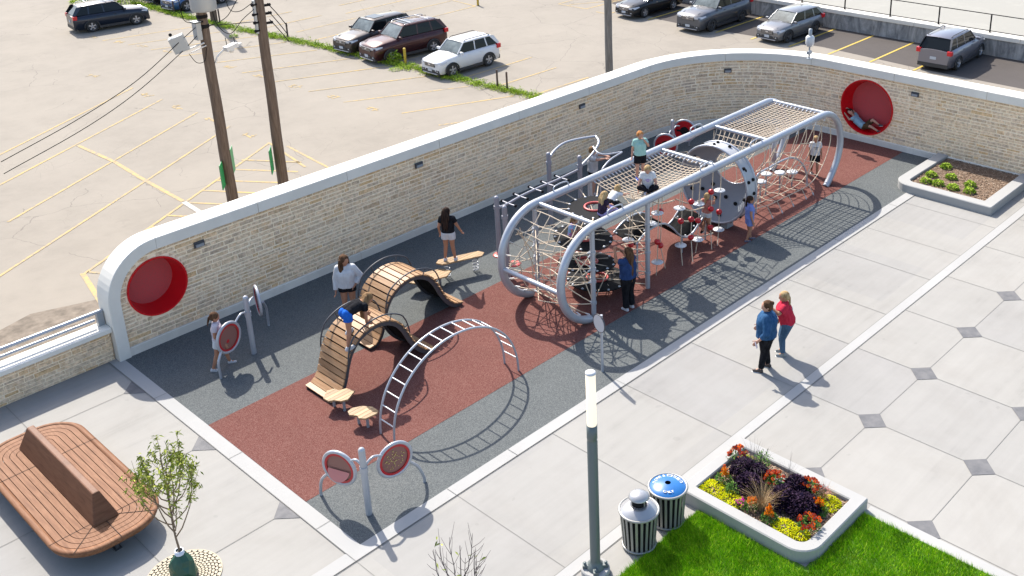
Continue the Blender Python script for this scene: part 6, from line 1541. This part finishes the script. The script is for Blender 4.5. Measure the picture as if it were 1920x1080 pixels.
        H += [(hp(-.75, 0, 0), HR*.6, hp(-.7, 0, -1.5), HR*.5)]
    elif hst == 'tail': a0 = hp(-.95, 0, .25); a1 = hp(-1.28, 0, -.5); a2 = hp(-1.22, .1, -1.8); a3 = hp(-1.15, .15, -2.9); H += [(a0, HR*.28, a1, HR*.30), (a1, HR*.30, a2, HR*.26), (a2, HR*.26, a3, HR*.1)]
    elif hst == 'bun': E_.append((hp(-1.15, 0, .55), (HR*.45, HR*.45, HR*.42), HM)); H += [(hp(-.6, .5, -.4), HR*.4, hp(-.6, -.5, -.4), HR*.4)]
    elif hst == 'bob': H += [(hp(-.55, s_, .0), HR*.5, hp(-.5, s_*1.1, -1.35), HR*.42) for s_ in (-.55, 0, .55)]
    elif hst == 'flop': H += [(hp(-.1, .3, .75), HR*.5, hp(.5, -.1, .75), HR*.38)]
    me = remesh(H, 'hair', .010, 2, E_); me.materials.clear(); me.materials.append(HAIR[hcol]); o = bpy.data.objects.new('hair', me); COL.objects.link(o); o.parent = t
    return t
A_ = R
# 1 girl at gear panel
person('girl with a long braid in pale tee and white shorts behind the gear panel', (1.30, 6.98, 0), A_(-35), 1.42,
    dict(anL=(.10, .13, .045), knL=(.06, .09, .285), anR=(-.13, -.06, .05), knR=(-.04, -.06, .29), wrL=(.13, .13, .50), wrR=(.10, -.13, .50), elL=(.03, .13, .64)), cloth('pale_pink_tee', (.62, .54, .60), (.72, .66, .70)), .5, .1, 1.0, ('shorts', WHITE, .45), SHOE, ('brown', 'tail'), 'tan', 1.0, 0, .35)
# 2 white sweatshirt
person('girl in an oversized white sweatshirt and black shorts behind the wave bridges', (4.5, 6.62, 0), A_(232), 1.72,
    dict(elL=(-.02, .19, .66), wrL=(.05, .125, .565), elR=(.0, -.145, .64), wrR=(.05, -.155, .49)), WHITE, 1.93, .35, 1.22, ('shorts', BLK, .28), SHOE, ('brown', 'front'), 'tan', 1.0, .75, .35, hands=({'dir': (.3, -.6, -.5)}, {}))
# 3 climbing girl
hh = 1.5
def rel(o, pts, h): return {k: tuple((Vector(p)-Vector(o))/h) for k, p in pts.items()}
o3 = (2.8, 4.13, .9); HO = (2.78, 4.10, .955)
person('girl in black tee and bright blue shorts climbing the near wave bridge', HO, 0, hh*1.04,
    rel(o3, dict(pel=(2.82, 4.13, 1.74), waist=(2.92, 4.13, 1.77), chest=(3.10, 4.13, 1.80), neck=(3.25, 4.13, 1.82), head=(3.38, 4.11, 1.86), shL=(3.20, 4.27, 1.79), shR=(3.20, 3.99, 1.79), elL=(3.31, 4.30, 1.60), elR=(3.19, 3.97, 1.57), wrL=(3.40, 4.27, 1.43), wrR=(3.20, 3.99, 1.40),
      hipL=(2.82, 4.21, 1.72), hipR=(2.82, 4.05, 1.72), knR=(2.79, 4.02, 1.38), anR=(2.70, 3.99, 1.06), knL=(2.96, 4.22, 1.47), anL=(2.90, 4.24, 1.25)), hh), BLK, .45, .2, 1.0, ('shorts', cloth('blue_shorts', (.02, .12, .55), (.03, .18, .70)), .38), SHOE, ('lightbrown', 'long'), 'tan', .88, -.3, .6, roll=(.75, 0, .7), footdir=dict(L=(.8, 0, .3), R=(.8, -.2, .25)), hands=({'dir': (.8, 0, -.3)}, {'dir': (.8, 0, -.3)}))
# 4 spring plank girl
person('dark haired girl in black tee and white shorts standing on the spring plank', (7.46, 6.36, .50), A_(38), 1.50,
    dict(anL=(.0, .085, .045), anR=(.02, -.085, .045), elR=(.02, -.165, .66), wrR=(.09, -.205, .53), elL=(-.02, .15, .65), wrL=(.03, .15, .51)), BLK, .5, .1, 1.0, ('shorts', WHITE, .40), SHOE, ('dark', 'long'), 'tan', 1.0, -.5, .1)
# 5 woman gripping ropes
person('long haired woman in blue tee and black flares gripping the climber ropes', (9.22, 1.80, 0), A_(92), 1.66,
    dict(elL=(.12, .13, .80), wrL=(.16, .10, .93), elR=(.14, -.11, .82), wrR=(.17, .0, .93)), cloth('blue_tee', (.028, .055, .15), (.045, .085, .21)), .62, .35, 1.1, ('flare', BLK), SHOE, ('brown', 'verylong'), 'tan', 1.22, .45, -.1, hands=({'curl': .8}, {'curl': .8}))
# 6 boy in mint tee
person('ginger boy in a mint tee and black shorts standing on the upper net', (11.55, 3.38, 2.27), A_(236), 1.32,
    dict(elL=(.03, .16, .70), wrL=(.11, .05, .855), elR=(-.03, -.14, .64), wrR=(-.02, -.16, .49)), cloth('mint_tee', (.36, .62, .56), (.45, .70, .64)), .6, .45, 1.12, ('shorts', BLK, .72), new_mat('blue_shoe', (.02, .08, .45), .5), ('ginger', 'flop'), 'fair', 1.0, .1, .15)
# 7 white tee girl sitting
SIT = dict(pel=(0, 0, .05), waist=(.01, 0, .13), chest=(.03, 0, .25), neck=(.05, 0, .345), head=(.085, 0, .44), shL=(.04, .095, .33), shR=(.04, -.095, .33), hipL=(.01, .055, .055), hipR=(.01, -.055, .055), knL=(.20, .16, .13), knR=(.20, -.16, .13), anL=(.20, -.03, .035), anR=(.17, .05, .035), elL=(.09, .15, .19), elR=(.09, -.15, .19), wrL=(.17, .15, .07), wrR=(.17, -.17, .07))
person('blond girl in white tee and black leggings sitting on the upper net', (11.15, 2.80, 2.25), A_(222), 1.38, SIT, WHITE, .55, .3, 1.1, ('pants', BLK), SHOE, ('blond', 'bob'), 'fair', 1.0, 0, .7, toprint=('shirt_print', new_mat('purple_print', (.4, .15, .55), .7), 1))
# 8 girl on top disc
person('small blond girl in lilac leggings sitting on the top black disc', (9.22, 2.62, 2.27), A_(-15), 1.15, {**SIT, 'knL': (.22, .07, .14), 'knR': (.23, -.06, .12), 'anL': (.36, .06, .04), 'anR': (.37, -.05, .04), 'wrL': (.24, .06, .17), 'wrR': (.22, -.10, .14)}, cloth('navy_tee', (.03, .02, .04), (.06, .04, .07)), .5, .3, 1.0, ('pants', cloth('lilac_leggings', (.35, .33, .68), (.45, .42, .78))), BLK, ('blond', 'long'), 'fair', 1.0, 0, .3)
# 9 child reaching for the net
person('small blond child in white top crawling from the top disc onto the net', (9.85, 2.85, 2.30), A_(8), 1.05, dict(pel=(-.10, 0, .10), waist=(-.03, 0, .15), chest=(.10, 0, .19), neck=(.20, 0, .23), head=(.26, .0, .30), shL=(.16, .09, .20), shR=(.16, -.09, .20), elL=(.28, .10, .12), elR=(.30, -.12, .14), wrL=(.36, .10, .05), wrR=(.44, -.14, .12), hipL=(-.12, .05, .09), hipR=(-.12, -.05, .09), knL=(-.02, .12, .03), knR=(.0, -.12, .03), anL=(-.2, .14, .03), anR=(-.2, -.12, .03)), WHITE, .6, .2, 1.0, ('pants', BLK), BLK, ('blond', 'bob'), 'fair', 1.0, 0, .2, roll=(.1, 0, 1), footdir=dict(L=(-1, 0, -.2), R=(-1, 0, -.2)))
# 10 tie-dye child
person('small child in tie-dye top sitting on the second black disc down', (9.0, 3.45, 1.52), A_(-70), 1.05, {**SIT, 'knL': (.15, .09, .20), 'knR': (.15, -.09, .20), 'anL': (.10, .08, .03), 'anR': (.10, -.08, .03)}, noisy('tie_dye', (.10, .50, .60), (.55, .25, .60), 14, .8), .5, .3, 1.05, ('shorts', cloth('pink_shorts', (.5, .2, .35)), .6), SHOE, ('lightbrown', 'tail'), 'fair', 1.0, 0, .2)
# 11 behind the climber
person('boy in pale grey tee reaching along the curved grab loop behind the climber', (13.75, 7.12, 0), A_(-60), 1.62, dict(elL=(.10, .12, .80), wrL=(.24, .08, .80), elR=(.12, -.12, .79), wrR=(.25, -.06, .80)), cloth('grey_tee', (.52, .50, .50), (.62, .60, .60)), .8, .45, 1.15, ('shorts', BLK, .6), SHOE, ('lightbrown', 'flop'), 'fair', 1.0, 0, .2)
# 12 lilac girl
person('girl in a lilac blue tee and matching shorts standing by the grey drum', (14.22, 1.74, 0), A_(-38), 1.34, dict(anL=(.06, .06, .045), anR=(-.06, -.05, .045)), cloth('lilac_set', (.20, .27, .62), (.27, .34, .72)), .5, .5, 1.1, ('shorts', cloth('lilac_shorts', (.20, .27, .62), (.27, .34, .72)), .6), new_mat('dark_sneaker', (.08, .08, .12), .6), ('dark', 'tail'), 'tan', 1.0, -.2, .05)
# 13 child on swinging discs
person('child in pink top and white shorts holding ropes before the grey drum', (13.45, 2.62, .22), A_(10), 1.22, dict(elL=(.10, .10, .80), wrL=(.18, .05, .92), elR=(.12, -.12, .74), wrR=(.22, -.08, .80), knL=(.05, .06, .29), anL=(-.06, .08, .08), anR=(.06, -.07, .03)), cloth('salmon_tee', (.55, .20, .16), (.65, .28, .22)), .5, .3, 1.0, ('shorts', WHITE, .35), BLK, ('blond', 'tail'), 'tan', 1.0, 0, 0, hands=({'curl': .8}, {'curl': .8}))
# 14 boy inside the far hoop
person('blond boy in white tee and black shorts under the far end of the climber', (19.5, 2.9, 0), A_(215), 1.30, dict(anL=(.10, .06, .045), anR=(-.10, -.06, .06), knL=(.07, .06, .29), wrL=(.06, .15, .50), wrR=(.05, -.15, .50)), WHITE, .6, .4, 1.1, ('shorts', BLK, .72), new_mat('dark_shoe', (.03, .03, .035), .6), ('blond', 'flop'), 'tan', 1.0, .1, .1, toprint=('chest_band', BLK, 1))
# 15 boy lying in the cubby
o15 = (23.2, 3.2, .5); hh = 1.3
person('boy in a light blue tee and brown shorts lying inside the right red cubby', o15, 0, hh,
    rel(o15, dict(head=(23.22, 3.80, .92), neck=(23.23, 3.70, .82), chest=(23.25, 3.55, .66), waist=(23.25, 3.38, .55), pel=(23.25, 3.25, .50), shL=(23.12, 3.62, .74), shR=(23.38, 3.62, .74), elL=(23.05, 3.72, .70), elR=(23.42, 3.80, .9), wrL=(23.08, 3.88, .82), wrR=(23.3, 3.92, .98), hipL=(23.2, 3.22, .52), hipR=(23.34, 3.22, .52), knL=(23.12, 2.95, .60), knR=(23.3, 2.98, .78), anL=(23.12, 2.68, .50), anR=(23.3, 2.74, .66)), hh), cloth('sky_tee', (.30, .50, .60), (.38, .58, .68)), .6, .3, 1.05, ('shorts', cloth('brown_shorts', (.10, .06, .03)), .8), new_mat('dark_sandal', (.03, .03, .035), .6), ('dark', 'flop'), 'fair', 1.0, math.pi, .2, roll=(0, .7, .6), footdir=dict(L=(-.2, -1, .3), R=(-.2, -1, .3)))
# 16, 17 women on the plaza
denim = cloth('denim_jacket', (.025, .085, .19), (.055, .135, .28)); jeans = cloth('faded_jeans', (.06, .12, .20), (.11, .19, .30))
w1 = person('woman in a denim jacket, black trousers and dark sandals standing on the plaza', (9.15, -2.20, 0), A_(118), 1.70,
    dict(elL=(-.02, .19, .64), wrL=(.09, .155, .50), elR=(-.01, -.17, .64), wrR=(.10, -.13, .56), anL=(.05, .075, .045), anR=(-.03, -.07, .045), chest=(.0, 0, .71)), denim, 1.62, .55, 1.14, ('pants', BLK), new_mat('dark_sandals', (.05, .035, .03), .6), ('brown', 'bun'), 'fair', 1.5, .3, .1)
mb = MB(); mb.box((0, 0, 0), (.02, .075, .15)); ph = mb.build('phone', new_mat('white_phone', (.75, .65, .70), .3)); wl_ = w1.matrix_world
ph.location = (9.15+.19*math.cos(A_(118))-.27*math.sin(A_(118)), -2.20+.19*math.sin(A_(118))+.27*math.cos(A_(118)), .76); ph.rotation_euler = (.2, .3, A_(118)); tag(ph, 'pale pink phone held low in the hand of the woman in denim', 'phone')
person('woman in red tee and jeans with blond ponytail, beside the woman in denim', (9.92, -2.13, 0), A_(125), 1.58,
    dict(pel=(-.06, -.02, .53), waist=(-.04, -.01, .60), chest=(-.0, 0, .715), elL=(.08, .17, .74), wrL=(.17, .12, .80), elR=(-.01, -.135, .64), wrR=(.05, -.12, .50), hipL=(-.05, .045, .515), hipR=(-.06, -.065, .515)), cloth('red_tee', (.58, .03, .06), (.68, .05, .09)), .75, .5, 1.14, ('pants', jeans), new_mat('grey_shoes', (.22, .23, .22), .6), ('blond', 'tail'), 'tan', 1.25, .2, .1, toprint=('shirt_lettering', WHITE, -1))
t = thing('toy_shoes', 'small pair of orange sandals left lying on the upper net', 'sandals', (11.32, 3.0, 2.285)); 
for k in (0, 1):
    mb = MB(); mb.sphere((0+.10*k, .03*k, .01), 1, 10, 0, (.08, .032, .018)); s_ = mb.build('sandal', new_mat('orange_sandal', (.6, .10, .04), .6), t); mb = MB(); mb.tube([(.02+.10*k, -.03+.03*k, .01), (.02+.10*k, .03*k, .045), (.02+.10*k, .03+.03*k, .01)], .008, 6); mb.build('strap', M['redpl'], s_)
